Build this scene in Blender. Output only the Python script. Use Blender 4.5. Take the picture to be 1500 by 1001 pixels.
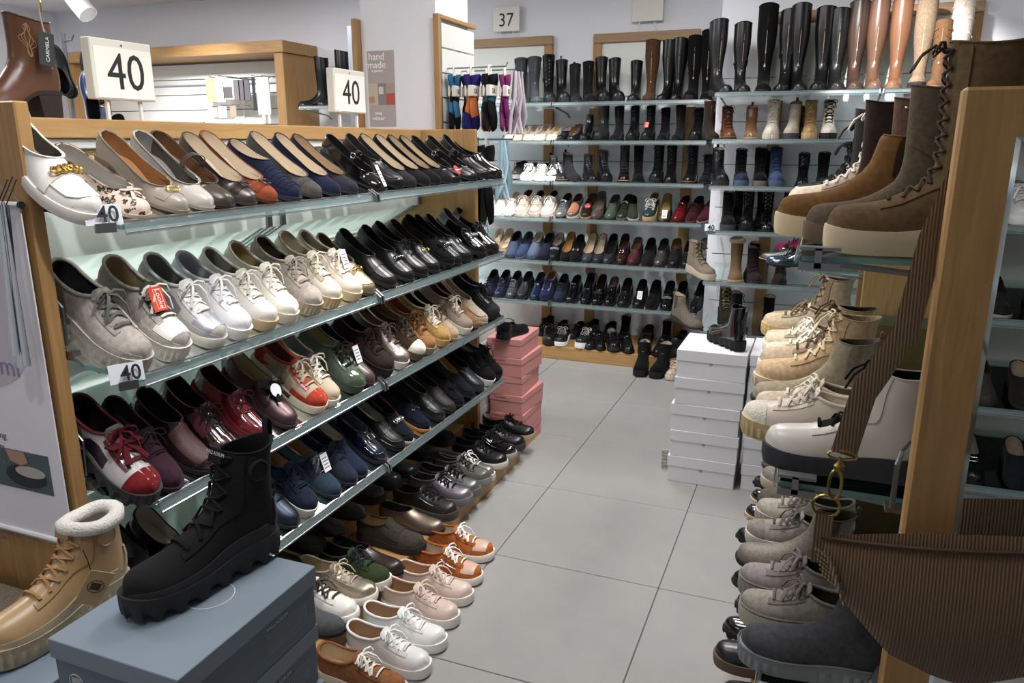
import bpy, bmesh, math, random
import numpy as np
from mathutils import Vector, Matrix

for o in list(bpy.data.objects): bpy.data.objects.remove(o)
SC = bpy.context.scene
COL = SC.collection
PI = math.pi
def R(a): return math.radians(a)

# ------------------------------------------------------------------ camera
FPX, PITCH, AZ, EYE = 1120.0, R(14.6), R(21.6), 1.46      # photo taken as 1500 x 1001
cam = bpy.data.cameras.new('camera'); cam_o = bpy.data.objects.new('camera', cam)
COL.objects.link(cam_o); SC.camera = cam_o
cam.sensor_fit = 'HORIZONTAL'; cam.sensor_width = 36.0; cam.lens = 36.0*FPX/1500.0
cam.clip_start = 0.02
cam_o.location = (0, 0, EYE); cam_o.rotation_euler = (PI/2-PITCH, 0, AZ)

# ------------------------------------------------------------------ world, exposure
W = bpy.data.worlds.new('world'); SC.world = W; W.use_nodes = True
W.node_tree.nodes['Background'].inputs[0].default_value = (.9, .94, 1, 1)
W.node_tree.nodes['Background'].inputs[1].default_value = 0.25
SC.view_settings.view_transform = 'Standard'; SC.view_settings.look = 'None'
SC.view_settings.gamma = 1.0; SC.view_settings.use_curve_mapping = False
SC.view_settings.exposure = 0.8

# ------------------------------------------------------------------ lights: added ceiling fill areas and track spots
def area(name, loc, sx, sy, watt, rgb=(1, .975, .955)):
    l = bpy.data.lights.new(name, 'AREA'); l.shape = 'RECTANGLE'; l.size = sx; l.size_y = sy
    l.energy = watt; l.color = rgb
    o = bpy.data.objects.new(name, l); COL.objects.link(o); o.location = loc; return o
def spot(name, loc, to, watt, deg=50, blend=.6, rgb=(1, .978, .96), rad=.04):
    l = bpy.data.lights.new(name, 'SPOT'); l.energy = watt; l.spot_size = R(deg); l.spot_blend = blend
    l.color = rgb; l.shadow_soft_size = rad
    o = bpy.data.objects.new(name, l); COL.objects.link(o); o.location = loc
    o.rotation_euler = (Vector(to)-Vector(loc)).to_track_quat('-Z', 'Y').to_euler(); return o
ZC = 2.6
for k, (x, y, w) in enumerate([(-.9, 1.1, 8), (-.7, 2.5, 13), (-.9, 3.9, 13), (-3.2, 1.4, 20), (-3.4, 3.6, 28), (-5.0, 3.4, 26), (1.7, 3.4, 7), (-1.9, -1.0, 4)]):
    area('ceiling_fill', (x, y, ZC-.03), .6, .6, w)  # unseen area lamps added under the ceiling as general fill
SPOTS = [((-1.30, 3.85, 2.5), (-1.98, 5.05, 1.32), 120, 36), ((-.1, 3.5, 2.5), (.36, 4.75, 1.82), 150, 36),
         ((-.9, 3.5, 2.5), (-1.2, 5.1, 1.0), 36, 52), ((-.35, .9, 2.5), (-1.45, 1.5, 1.1), 38, 46),
         ((-.45, 2.0, 2.5), (-1.4, 2.3, .95), 36, 56), ((-.6, 2.2, 2.5), (-.8, 2.1, 0), 30, 60),
         ((-.95, 2.2, 2.5), (-.10, 2.4, .65), 26, 36), ((-3.6, 3.6, 2.5), (-4.7, 5.2, 1.55), 150, 38),
         ((-.75, 2.9, 2.5), (-.95, 3.9, .1), 26, 60), ((-.75, .25, 2.5), (-1.05, .85, .7), 13, 50),
         ((-.9, 3.6, 2.5), (.06, 2.75, 1.38), 55, 24)]
for k, (a, b, w, d) in enumerate(SPOTS): spot('track_spot_light', a, b, w, d)

# ------------------------------------------------------------------ photo pixel -> ray (distance always from the thing touched)
_f = np.array([-math.sin(AZ)*math.cos(PITCH), math.cos(AZ)*math.cos(PITCH), -math.sin(PITCH)])
_r = np.array([math.cos(AZ), math.sin(AZ), 0.0]); _u = np.cross(_r, _f); _c = np.array([0, 0, EYE])
def ray(u, v): return _f+_r*(u-750)/FPX-_u*(v-500.5)/FPX
def onx(u, v, x): d = ray(u, v); return Vector(_c+d*(x/d[0]))
def ony(u, v, y): d = ray(u, v); return Vector(_c+d*(y/d[1]))
def onz(u, v, z): d = ray(u, v); return Vector(_c+d*((z-EYE)/d[2]))
def along_y(u, x, z):                      # y of the point on the line (x, *, z) seen in pixel column u
    k = (u-750)/FPX; n = _r-k*_f
    return -(n[0]*x+n[2]*(z-EYE))/n[1]
def along_x(u, y, z):
    k = (u-750)/FPX; n = _r-k*_f
    return -(n[1]*y+n[2]*(z-EYE))/n[0]

# ------------------------------------------------------------------ materials
def lin(h):
    h = h.lstrip('#'); c = [int(h[i:i+2], 16)/255 for i in (0, 2, 4)]
    return tuple(v/12.92 if v <= .04045 else ((v+.055)/1.055)**2.4 for v in c)+(1,)
_M = {}
def _new(name):
    m = bpy.data.materials.new(name); m.use_nodes = True; nt = m.node_tree
    return m, nt, nt.nodes['Principled BSDF']
def _noise(nt, scale, detail=2, co='Object', stretch=None):
    tc = nt.nodes.new('ShaderNodeTexCoord'); n = nt.nodes.new('ShaderNodeTexNoise')
    n.inputs['Scale'].default_value = scale; n.inputs['Detail'].default_value = detail
    if stretch:
        mp = nt.nodes.new('ShaderNodeMapping'); mp.inputs['Scale'].default_value = stretch
        nt.links.new(tc.outputs[co], mp.inputs[0]); nt.links.new(mp.outputs[0], n.inputs['Vector'])
    else: nt.links.new(tc.outputs[co], n.inputs['Vector'])
    return n
def _ramp(nt, src, stops):
    r = nt.nodes.new('ShaderNodeValToRGB'); e = r.color_ramp.elements
    while len(e) < len(stops): e.new(.5)
    for q, (p, c) in zip(e, stops): q.position = p; q.color = c
    nt.links.new(src, r.inputs[0]); return r
def _bump(nt, b, src, strength, dist=.002):
    bp = nt.nodes.new('ShaderNodeBump'); bp.inputs['Strength'].default_value = strength; bp.inputs['Distance'].default_value = dist
    nt.links.new(src, bp.inputs['Height']); nt.links.new(bp.outputs[0], b.inputs['Normal'])
def sc(c, k): return tuple(min(1, v*k) for v in c[:3])+(1,)
def mat(code):
    """finish letter + colour: S suede L leather P patent M metallic K fabric R rubber F fleece C card G gloss paint X leopard V croc W cord"""
    if code in _M: return _M[code]
    k, c = code[0], lin(code[1:7])
    if k in 'SKLPMTV':                     # photo colours are already lit: bring dark and mid tones back to surface colour
        g = .2126*c[0]+.7152*c[1]+.0722*c[2]; f = .66+.34*min(1, g/.45)
        c = tuple((v*.86+g*.14)*f for v in c[:3])+(1,)
    names = dict(S='suede', L='leather', P='patent', M='metallic', K='fabric', R='rubber', F='fleece', C='card', G='paint', X='leopard', V='croc', W='corduroy', T='felt')
    m, nt, b = _new('%s_%s' % (names[k], code[1:7]))
    b.inputs['Base Color'].default_value = c
    if k in 'SKT':
        b.inputs['Roughness'].default_value = .95; b.inputs['Specular IOR Level'].default_value = .15
        n = _noise(nt, {'S': 90, 'K': 500, 'T': 60}[k], 4); r = _ramp(nt, n.outputs[0], [(.3, sc(c, .8)), (.7, sc(c, 1.18))])
        nt.links.new(r.outputs[0], b.inputs['Base Color'])
        b.inputs['Sheen Weight'].default_value = .06 if k == 'S' else .02; b.inputs['Sheen Roughness'].default_value = .4
        n2 = _noise(nt, 900, 2); _bump(nt, b, n2.outputs[0], .5, .0006)
    elif k == 'L':
        b.inputs['Roughness'].default_value = .30
        n2 = _noise(nt, 420, 3); _bump(nt, b, n2.outputs[0], .15, .0008)
    elif k == 'P':
        b.inputs['Roughness'].default_value = .12; b.inputs['Coat Weight'].default_value = .8; b.inputs['Coat Roughness'].default_value = .05
    elif k == 'M':
        b.inputs['Metallic'].default_value = .75; b.inputs['Roughness'].default_value = .36
        n2 = _noise(nt, 380, 3); _bump(nt, b, n2.outputs[0], .25, .0008)
    elif k == 'R':
        b.inputs['Roughness'].default_value = .68; b.inputs['Specular IOR Level'].default_value = .35
        n2 = _noise(nt, 600, 2); _bump(nt, b, n2.outputs[0], .2, .0006)
    elif k == 'F':
        b.inputs['Roughness'].default_value = 1; b.inputs['Specular IOR Level'].default_value = .1; b.inputs['Sheen Weight'].default_value = .4
        n2 = _noise(nt, 260, 4); _bump(nt, b, n2.outputs[0], 1, .004)
    elif k == 'C':
        b.inputs['Roughness'].default_value = .7
    elif k == 'G':
        b.inputs['Roughness'].default_value = .4
    elif k == 'X':
        b.inputs['Roughness'].default_value = .7
        tc = nt.nodes.new('ShaderNodeTexCoord'); v = nt.nodes.new('ShaderNodeTexVoronoi'); v.inputs['Scale'].default_value = 62
        nz = _noise(nt, 160, 2); mx = nt.nodes.new('ShaderNodeMix'); mx.data_type = 'RGBA'; mx.inputs[0].default_value = .012
        nt.links.new(tc.outputs['Object'], mx.inputs[6]); nt.links.new(nz.outputs[1], mx.inputs[7]); nt.links.new(mx.outputs[2], v.inputs['Vector'])
        r = _ramp(nt, v.outputs['Distance'], [(0, sc(c, .5)), (.16, sc(c, .55)), (.2, (.03, .02, .018, 1)), (.36, (.04, .03, .025, 1)), (.41, c), (1, c)])
        nt.links.new(r.outputs[0], b.inputs['Base Color'])
    elif k == 'V':
        b.inputs['Roughness'].default_value = .55
        tc = nt.nodes.new('ShaderNodeTexCoord'); v = nt.nodes.new('ShaderNodeTexVoronoi'); v.feature = 'DISTANCE_TO_EDGE'; v.inputs['Scale'].default_value = 75
        nt.links.new(tc.outputs['Object'], v.inputs['Vector'])
        r = _ramp(nt, v.outputs['Distance'], [(0, sc(c, 1.35)), (.12, c), (1, sc(c, .92))]); nt.links.new(r.outputs[0], b.inputs['Base Color'])
        _bump(nt, b, v.outputs['Distance'], .5, .001)
    elif k == 'W':
        b.inputs['Roughness'].default_value = .92; b.inputs['Sheen Weight'].default_value = .35
        tc = nt.nodes.new('ShaderNodeTexCoord'); wv = nt.nodes.new('ShaderNodeTexWave'); wv.inputs['Scale'].default_value = 62
        wv.bands_direction = 'X'; wv.inputs['Distortion'].default_value = .5; wv.inputs['Detail Scale'].default_value = 3
        nt.links.new(tc.outputs['Object'], wv.inputs['Vector'])
        r = _ramp(nt, wv.outputs[0], [(.15, sc(c, .62)), (.75, sc(c, 1.15))]); nt.links.new(r.outputs[0], b.inputs['Base Color'])
        _bump(nt, b, wv.outputs[0], .8, .002)
    _M[code] = m; return m
def custom(name, rgb, rough=.5, metal=0, spec=.5, coat=0):
    if name in _M: return _M[name]
    m, nt, b = _new(name); b.inputs['Base Color'].default_value = lin(rgb); b.inputs['Roughness'].default_value = rough
    b.inputs['Metallic'].default_value = metal; b.inputs['Specular IOR Level'].default_value = spec; b.inputs['Coat Weight'].default_value = coat
    _M[name] = m; return m
CHROME = custom('brushed_chrome', 'c9ccd0', .22, 1); GOLD = custom('gold_metal', 'd8b56a', .22, 1); BRASS = custom('aged_brass', '8f7a44', .35, 1)
STEEL = custom('grey_steel', '8c8f92', .38, 1); DARKMETAL = custom('gunmetal', '4a4a4c', .3, 1)
INK = custom('black_print', '16161a', .6); ALU = custom('aluminium', 'c3cbd6', .35, .9)
def wood(name, c1, c2, axis='Z'):
    m, nt, b = _new(name); b.inputs['Roughness'].default_value = .5
    st = {'Z': (26, 26, 1.6), 'Y': (26, 1.6, 26), 'X': (1.6, 26, 26)}[axis]
    n = _noise(nt, 3.2, 6, 'Object', st); n.inputs['Distortion'].default_value = .8
    r = _ramp(nt, n.outputs[0], [(.28, lin(c1)), (.72, lin(c2))]); nt.links.new(r.outputs[0], b.inputs['Base Color'])
    _bump(nt, b, n.outputs[0], .12, .001); return m
WOODZ = wood('oak_upright', '9a7447', 'b38d5a', 'Z'); WOODY = wood('oak_along', '9a7447', 'b38d5a', 'Y'); WOODX = wood('oak_across', '9a7447', 'b38d5a', 'X')
WOODF = wood('oak_frame_pale', '97795a', 'ad8e6a', 'X')
def plaster(name, rgb, bump=.06, rough=.85):
    m, nt, b = _new(name); b.inputs['Base Color'].default_value = lin(rgb); b.inputs['Roughness'].default_value = rough
    n = _noise(nt, 120, 4); _bump(nt, b, n.outputs[0], bump, .004); return m
WALL = plaster('white_wall_paint', 'e8eaf1', .15); CEIL = plaster('ceiling_paint', 'ececee', .05); BOARD = plaster('white_back_board', 'e3e6e2', .02, .45)
def glass_mat():
    m = bpy.data.materials.new('clear_shelf_glass'); m.use_nodes = True; nt = m.node_tree; nt.nodes.clear()
    out = nt.nodes.new('ShaderNodeOutputMaterial'); tr = nt.nodes.new('ShaderNodeBsdfTransparent'); gl = nt.nodes.new('ShaderNodeBsdfGlossy')
    tr.inputs[0].default_value = (.93, .97, .96, 1); gl.inputs[0].default_value = (.9, 1, .98, 1); gl.inputs['Roughness'].default_value = .04
    fr = nt.nodes.new('ShaderNodeFresnel'); fr.inputs[0].default_value = 1.5; mx = nt.nodes.new('ShaderNodeMixShader')
    nt.links.new(fr.outputs[0], mx.inputs[0]); nt.links.new(tr.outputs[0], mx.inputs[1]); nt.links.new(gl.outputs[0], mx.inputs[2]); nt.links.new(mx.outputs[0], out.inputs[0])
    return m
GLASS = glass_mat()
def rail_mat():
    m, nt, b = _new('teal_acrylic_rail'); b.inputs['Base Color'].default_value = lin('86989a'); b.inputs['Roughness'].default_value = .22
    b.inputs['Alpha'].default_value = .38; return m
RAIL = rail_mat(); GEDGE = custom('green_glass_edge', '5f8582', .12)
def tile_mat():
    m, nt, b = _new('grey_floor_tile'); b.inputs['Roughness'].default_value = .52
    n = _noise(nt, 7, 5); n2 = _noise(nt, 260, 3)
    r = _ramp(nt, n.outputs[0], [(.3, lin('999998')), (.7, lin('a09f9d'))]); nt.links.new(r.outputs[0], b.inputs['Base Color'])
    _bump(nt, b, n2.outputs[0], .08, .001); return m
TILE = tile_mat(); GROUT = custom('dark_grout', '646567', .9)

# ------------------------------------------------------------------ mesh collection
class MB:
    def __init__(s): s.v = []; s.f = []
    def add(s, v, f):
        k = len(s.v); s.v += [tuple(p) for p in v]; s.f += [tuple(i+k for i in q) for q in f]; return s
    def box(s, x0, x1, y0, y1, z0, z1, M=None):
        v = [(x, y, z) for x in (x0, x1) for y in (y0, y1) for z in (z0, z1)]
        if M is not None: v = [M @ Vector(p) for p in v]
        return s.add(v, [(0, 1, 3, 2), (4, 6, 7, 5), (0, 4, 5, 1), (2, 3, 7, 6), (0, 2, 6, 4), (1, 5, 7, 3)])
    def prism(s, pts, fr, th):             # outline pts (a, b) ; fr(a, b, c) -> xyz ; thickness th
        n = len(pts); v = [fr(a, b, 0) for a, b in pts]+[fr(a, b, th) for a, b in pts]
        f = [tuple(range(n))[::-1], tuple(range(n, 2*n))]+[(i, (i+1) % n, n+(i+1) % n, n+i) for i in range(n)]
        return s.add(v, f)
    def tube(s, pts, rad, seg=6, closed=False, flat=1.0, caps=True, upv=None):
        P = [Vector(p) for p in pts]; n = len(P); rings = []
        rr = rad if hasattr(rad, '__len__') else [rad]*n
        prev = None
        for i in range(n):
            a = P[(i-1) % n] if (closed or i) else P[0]; b = P[(i+1) % n] if (closed or i < n-1) else P[-1]
            t = (b-a); t = t.normalized() if t.length > 1e-9 else Vector((0, 0, 1))
            if prev is None:
                h = Vector(upv) if upv is not None else (Vector((0, 0, 1)) if abs(t.z) < .9 else Vector((1, 0, 0)))
                nrm = (h-t*h.dot(t)).normalized()
            else: nrm = (prev-t*prev.dot(t)); nrm = nrm.normalized() if nrm.length > 1e-6 else prev
            prev = nrm; bn = t.cross(nrm)
            rings.append([P[i]+(nrm*math.cos(2*PI*k/seg)*flat+bn*math.sin(2*PI*k/seg))*rr[i] for k in range(seg)])
        v = [p for r_ in rings for p in r_]; f = []
        for i in range(n if closed else n-1):
            j = (i+1) % n
            for k in range(seg): f.append((i*seg+k, i*seg+(k+1) % seg, j*seg+(k+1) % seg, j*seg+k))
        if caps and not closed: f += [tuple(range(seg))[::-1], tuple((n-1)*seg+k for k in range(seg))]
        return s.add(v, f)
    def grid(s, G, flip=False):            # G: rows of equal length
        h, w = len(G), len(G[0]); f = []
        for i in range(h-1):
            for j in range(w-1):
                q = (i*w+j, i*w+j+1, (i+1)*w+j+1, (i+1)*w+j); f.append(q[::-1] if flip else q)
        return s.add([p for r_ in G for p in r_], f)
    def lathe(s, prof, seg=20, M=None):
        v = [(r_*math.cos(2*PI*k/seg), r_*math.sin(2*PI*k/seg), z) for r_, z in prof for k in range(seg)]
        if M is not None: v = [M @ Vector(p) for p in v]
        f = [(i*seg+k, i*seg+(k+1) % seg, (i+1)*seg+(k+1) % seg, (i+1)*seg+k) for i in range(len(prof)-1) for k in range(seg)]
        f += [tuple(range(seg))[::-1], tuple((len(prof)-1)*seg+k for k in range(seg))]
        return s.add(v, f)
    def mesh(s, name, smooth=False, angle=40):
        me = bpy.data.meshes.new(name); me.from_pydata(s.v, [], s.f); me.update()
        if smooth:
            me.polygons.foreach_set('use_smooth', [True]*len(me.polygons))
            try: me.set_sharp_from_angle(angle=R(angle))
            except Exception: pass
        return me
def bevbox(x0, x1, y0, y1, z0, z1, bev=.002, seg=1):
    bm = bmesh.new(); bmesh.ops.create_cube(bm, size=1)
    for v in bm.verts: v.co = Vector(((x0+x1)/2+v.co.x*(x1-x0), (y0+y1)/2+v.co.y*(y1-y0), (z0+z1)/2+v.co.z*(z1-z0)))
    bmesh.ops.bevel(bm, geom=bm.edges[:], offset=bev, segments=seg, affect='EDGES', profile=.5)
    me = bpy.data.meshes.new('block'); bm.to_mesh(me); bm.free(); return me
def obj(name, me, m=None, parent=None, loc=None, rot=None, scale=None, smooth=False, angle=40):
    if isinstance(me, MB): me = me.mesh(name, smooth, angle)
    o = bpy.data.objects.new(name, me); COL.objects.link(o)
    if m is not None:
        if len(me.materials) == 0: me.materials.append(m)
        if me.materials[0] is not m:
            o.material_slots[0].link = 'OBJECT'; o.material_slots[0].material = m
    if parent is not None: o.parent = parent
    if loc is not None: o.location = loc
    if rot is not None: o.rotation_euler = rot
    if scale is not None: o.scale = (scale,)*3
    return o
def tag(o, label, cat, group=None, kind=None):
    o['label'] = label; o['category'] = cat
    if group: o['group'] = group
    if kind: o['kind'] = kind
    return o
def thing(name, label, cat, loc=(0, 0, 0), rot=(0, 0, 0), group=None):
    o = bpy.data.objects.new(name, None); COL.objects.link(o); o.location = loc; o.rotation_euler = rot
    o.empty_display_size = .05
    return tag(o, label, cat, group)
def struct(name, me, m, parent=None, **k):
    o = obj(name, me, m, parent, **k)
    if parent is None: o['kind'] = 'structure'
    return o
_T = {}
def text_mesh(body, size, depth=.0006, bold=0):
    key = (body, size, bold)
    if key in _T: return _T[key]
    cu = bpy.data.curves.new('t', 'FONT'); cu.body = body; cu.size = size; cu.align_x = 'CENTER'; cu.align_y = 'CENTER'
    cu.extrude = depth/2; cu.offset = bold; cu.resolution_u = 3
    to = bpy.data.objects.new('t', cu); COL.objects.link(to)
    dg = bpy.context.evaluated_depsgraph_get(); dg.update()
    me = bpy.data.meshes.new_from_object(to.evaluated_get(dg)); bpy.data.objects.remove(to); me.name = 'lettering'
    _T[key] = me; return me
ORD = ('first second third fourth fifth sixth seventh eighth ninth tenth eleventh twelfth thirteenth fourteenth fifteenth '
       'sixteenth seventeenth eighteenth nineteenth twentieth twenty-first twenty-second twenty-third twenty-fourth').split()

# ================================================================== room
XL, XR, YB, YB2, YF, XJ = -6.6, 2.7, 5.42, 5.02, -2.2, -.64
fl = struct('floor', MB().box(XL, XR, YF, YB, -.06, -.004), GROUT)
tile_me = bevbox(0, .597, 0, .597, -.02, 0, .0015)
x0, y0 = -.383-.6*11, 2.315-.6*8
for i in range(20):
    for j in range(15):
        x, y = x0+.6*i, y0+.6*j
        if x > XR or y > YB or x < XL-.6 or y < YF-.6: continue
        obj('tile', tile_me, TILE, fl, (x+.0015, y+.0015, 0))
struct('ceiling', MB().box(XL, XR, YF, YB, ZC, ZC+.1), CEIL)
struct('wall_back', MB().box(XL, XJ, YB, YB+.1, 0, ZC).box(XJ, XR, YB2, YB+.1, 0, ZC), WALL)
struct('wall_left', MB().box(XL-.1, XL, YF, YB, 0, ZC), WALL)
struct('wall_right', MB().box(XR, XR+.1, YF, YB, 0, ZC), WALL)
struct('wall_front', MB().box(XL, XR, YF-.1, YF, 0, ZC), WALL)
struct('wall_column', MB().box(-2.12, -1.72, 3.385, 3.74, 0, ZC), WALL)

def P3(a, b, c): return Vector((a, b, c))
# ================================================================== long wooden rack
RT = [R(22), R(30), R(31), R(30)]
RX, RY0, RY1 = -1.29, 1.06, 3.12
RZ = [1.300, .982, .690, .398]
rk = thing('shoe_rack', 'long oak shoe rack with four slanted glass shelves and a wooden base', 'rack', (-1.6, 2.1, 0))
def rel(o, p): return (p[0]-o.location[0], p[1]-o.location[1], p[2]-o.location[2])
def rpart(name, mb, m, parent=rk, off=(-1.6, 2.1, 0), **k):
    mb.v = [(a-off[0], b-off[1], c-off[2]) for a, b, c in mb.v]
    return obj(name, mb, m, parent, **k)
def bb(*a, bev=.003):
    me = bevbox(*a, bev); return me
def rbev(name, a, m, root, bev=.003):
    o = root.location; me = bevbox(a[0]-o[0], a[1]-o[0], a[2]-o[1], a[3]-o[1], a[4]-o[2], a[5]-o[2], bev)
    return obj(name, me, m, root)
rbev('end_panel', (-1.97, -1.40, 1.035, 1.065, 0, 1.535), WOODZ, rk)
rbev('end_panel', (-1.97, -1.40, 3.10, 3.13, 0, 1.515), WOODZ, rk)
rbev('back_board', (-1.685, -1.67, 1.067, 3.098, .08, 1.468), BOARD, rk)
rbev('top_rail', (-1.69, -1.655, 1.067, 3.098, 1.47, 1.515), WOODY, rk)
rbev('top_board', (-1.97, -1.692, 1.067, 3.098, 1.485, 1.515), WOODY, rk)
rbev('back_board', (-1.97, -1.955, 1.067, 3.098, .08, 1.483), BOARD, rk)
rbev('plinth', (-1.67, -1.205, 1.07, 3.15, 0, .075), WOODY, rk)
rbev('plinth_step', (-1.668, -1.47, 1.07, 3.098, .076, .16), WOODY, rk)
for y in (1.08, 2.05, 2.12, 3.08):
    rbev('wall_upright', (-1.669, -1.661, y-.012, y+.012, .17, 1.46), STEEL, rk, .001)
def slant(z, d, tilt): return z+d*math.tan(tilt)
def glass_shelf(root, dirn, front, a0, a1, z, depth, tilt, joints=(), cut0=0, cut1=0, rail=True, name='glass_shelf'):
    """dirn: '+x' shelf faces +X and runs along Y; '-y' faces -Y and runs along X; '-x' faces -X"""
    def to(a, d, h):                       # a along, d depth from front, h height
        zz = z+d*math.tan(tilt)+h
        if dirn == '+x': p = (front-d, a, zz)
        elif dirn == '-x': p = (front+d, a, zz)
        elif dirn == '-y': p = (a, front+d, zz)
        else: p = (a, front-d, zz)
        return rel(root, p)
    pl = [(a0+cut0, 0), (a1-cut1, 0), (a1, min(cut1, .11)), (a1, depth), (a0, depth), (a0, min(cut0, .11))]
    pl = [p for i, p in enumerate(pl) if i == 0 or p != pl[i-1]]
    mb = MB(); mb.prism(pl, lambda a, d, h: to(a, d, h), -.008)
    g = obj(name, mb, GLASS, root)
    e = MB(); n = len(pl)
    for i in range(n):
        (p, q), (r_, s) = pl[i], pl[(i+1) % n]
        if (q == depth and s == depth): continue
        dx, dy = r_-p, s-q; l = math.hypot(dx, dy) or 1; nx, ny = dy/l*.0012, -dx/l*.0012
        v = [to(p+nx, q+ny, .0005), to(r_+nx, s+ny, .0005), to(r_+nx, s+ny, -.0085), to(p+nx, q+ny, -.0085)]
        e.add(v, [(0, 1, 2, 3)])
    obj('glass_edge', e, GEDGE, g)
    if rail:
        ends = [a0+cut0]+list(joints)+[a1-cut1]
        for k in range(len(ends)-1):
            p, q = ends[k]+.004, ends[k+1]-.004
            m2 = MB()
            prof = [(-.001, .008), (-.005, .008), (-.008, -.004), (-.011, -.016), (-.008, -.017), (-.003, -.004)]
            v = [to(a, d, h) for a in (p, q) for d, h in prof]; c = len(prof)
            m2.add(v, [(i, (i+1) % c, c+(i+1) % c, c+i) for i in range(c)]+[tuple(range(c)), tuple(range(2*c-1, c-1, -1))])
            rl = obj('price_rail', m2, RAIL, g)
            m3 = MB().tube([to(p, -.003, .009), to(q, -.003, .009)], .0028, 6)
            m3.tube([to(p, -.0115, -.010), to(q, -.0115, -.010)], .0016, 5)
            obj('rail_bead', m3, CHROME, rl)
        for a in joints:
            m2 = MB()
            for da in (-.012, .004):
                v = [to(a+da+i*.008, d, h) for i in (0, 1) for d, h in ((.01, .016), (-.017, .010), (-.02, -.012), (.01, -.012))]
                m2.add(v, [(0, 1, 5, 4), (1, 2, 6, 5), (2, 3, 7, 6), (3, 0, 4, 7), (3, 2, 1, 0), (4, 5, 6, 7)])
            obj('shelf_clip', m2, STEEL, g)
    for a in (a0+.03, a1-.03)+tuple(joints):
        m2 = MB().tube([to(a, depth-.004, -.075), to(a, depth-.05, -.05), to(a, .06, -.016)], .006, 5)
        obj('shelf_bracket', m2, STEEL, g)
    return g
for z, TILT in zip(RZ, RT):
    g = glass_shelf(rk, '+x', RX, RY0+.008, 3.15, z, .365, TILT, (2.085,), cut0=.07)
    m2 = MB()                              # wire stop at the panel end
    m2.tube([rel(rk, p) for p in [(-1.41, 1.075, slant(z, .12, TILT)+.004), (-1.405, 1.075, slant(z, .12, TILT)+.085), (-1.44, 1.075, slant(z, .15, TILT)+.10), (-1.50, 1.075, slant(z, .21, TILT)+.10)]], .0028, 6)
    obj('wire_stop', m2, STEEL, g)
    m2 = MB().box(-1.425, -1.385, 1.066, 1.085, slant(z, .10, TILT)-.012, slant(z, .10, TILT)+.006)
    rpart('end_bracket', m2, STEEL, g)

glass_shelf(rk, '-x', -2.33, 1.07, 3.09, 1.425, .35, 0, name='rear_glass_shelf')
# ================================================================== back wall shelving (size 37)
BY, BX0, BX1 = 5.0, -2.55, -.68
BZ = [1.705, 1.462, 1.198, .952, .656, .366]
BT = [0, R(7), R(7), R(20), R(24), R(24)]
jx = along_x(807, BY, .95)
bw = thing('shelf_unit', 'glass wall shelving with oak battens and low oak base beyond the pink boxes', 'shelving', (-1.6, 5.2, 0))
for u in (803, 867, 1001):
    x = along_x(u, YB, .8)
    rbev('batten', (x-.035, x+.035, YB-.03, YB-.001, .1, 1.69), WOODZ, bw)
for z, t in zip(BZ, BT): glass_shelf(bw, '-y', BY, BX0, BX1, z, .38, t, (jx,))
rbev('plinth', (BX0, BX1+.02, 4.87, YB-.01, 0, .09), WOODX, bw)
for z in (1.58, 1.33, 1.08, .80, .52):     # wire behind the shoes
    obj('support_wire', MB().tube([rel(bw, (BX0, YB-.05, z)), rel(bw, (BX1, YB-.05, z))], .003, 6), STEEL, bw)
# ---- framed boards over the shelving
def framed(name, label, ua, ub, zt, y, zb=1.75, w=.06, group='oak framed display boards', x0=None, x1=None):
    xa = ony(ua, 50, y)[0] if x0 is None else x0; xb = ony(ub, 45, y)[0] if x1 is None else x1
    t = thing(name, label, 'display board', ((xa+xb)/2, y, zb), group=group)
    rbev('panel', (xa+w*.5, xb-w*.5, y+.006, y+.022, zb+.02, zt-w*.5), BOARD, t, .001)
    rbev('frame_top', (xa, xb, y-.012, y+.025, zt-w, zt), WOODF, t)
    for a in (xa, xb-w): rbev('frame_side', (a, a+w, y-.010, y+.025, zb, zt-w-.001), WOODZ, t)
    return t
framed('framed_board', 'oak framed white board behind the grey rain boots under the 37 sign', 0, 810, 2.18, YB-.026, x0=-2.6)
framed('framed_board', 'oak framed white board behind the brown suede and black knee boots', 870, 1026, 2.175, YB-.026)
framed('framed_board', 'wide oak framed white board behind the cognac and cream knee boots', 1115, 1438, 2.19, YB2-.026)

# ================================================================== right wall shelving (boots)
CY, CX0, CX1 = 4.6, -.60, 1.3
CZ = [1.72, 1.468, 1.210, .955, .655, .345]
CT = [0, R(6), R(6), R(6), R(6), R(6)]
cw = thing('shelf_unit', 'glass boot shelving on white wall beside the white shoe boxes', 'shelving', (.3, 4.8, 0))
for x in (-.29, .42, 1.15): rbev('batten', (x-.035, x+.035, YB2-.03, YB2-.001, .1, 1.70), WOODZ, cw)
for z, t in zip(CZ, CT): glass_shelf(cw, '-y', CY, CX0, CX1, z, .38, t, (.25,))
for z in (1.83, 1.58, 1.33, 1.07, .78, .48):
    obj('support_wire', MB().tube([rel(cw, (CX0, YB2-.06, z)), rel(cw, (CX1, YB2-.06, z))], .003, 6), STEEL, cw)

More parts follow.
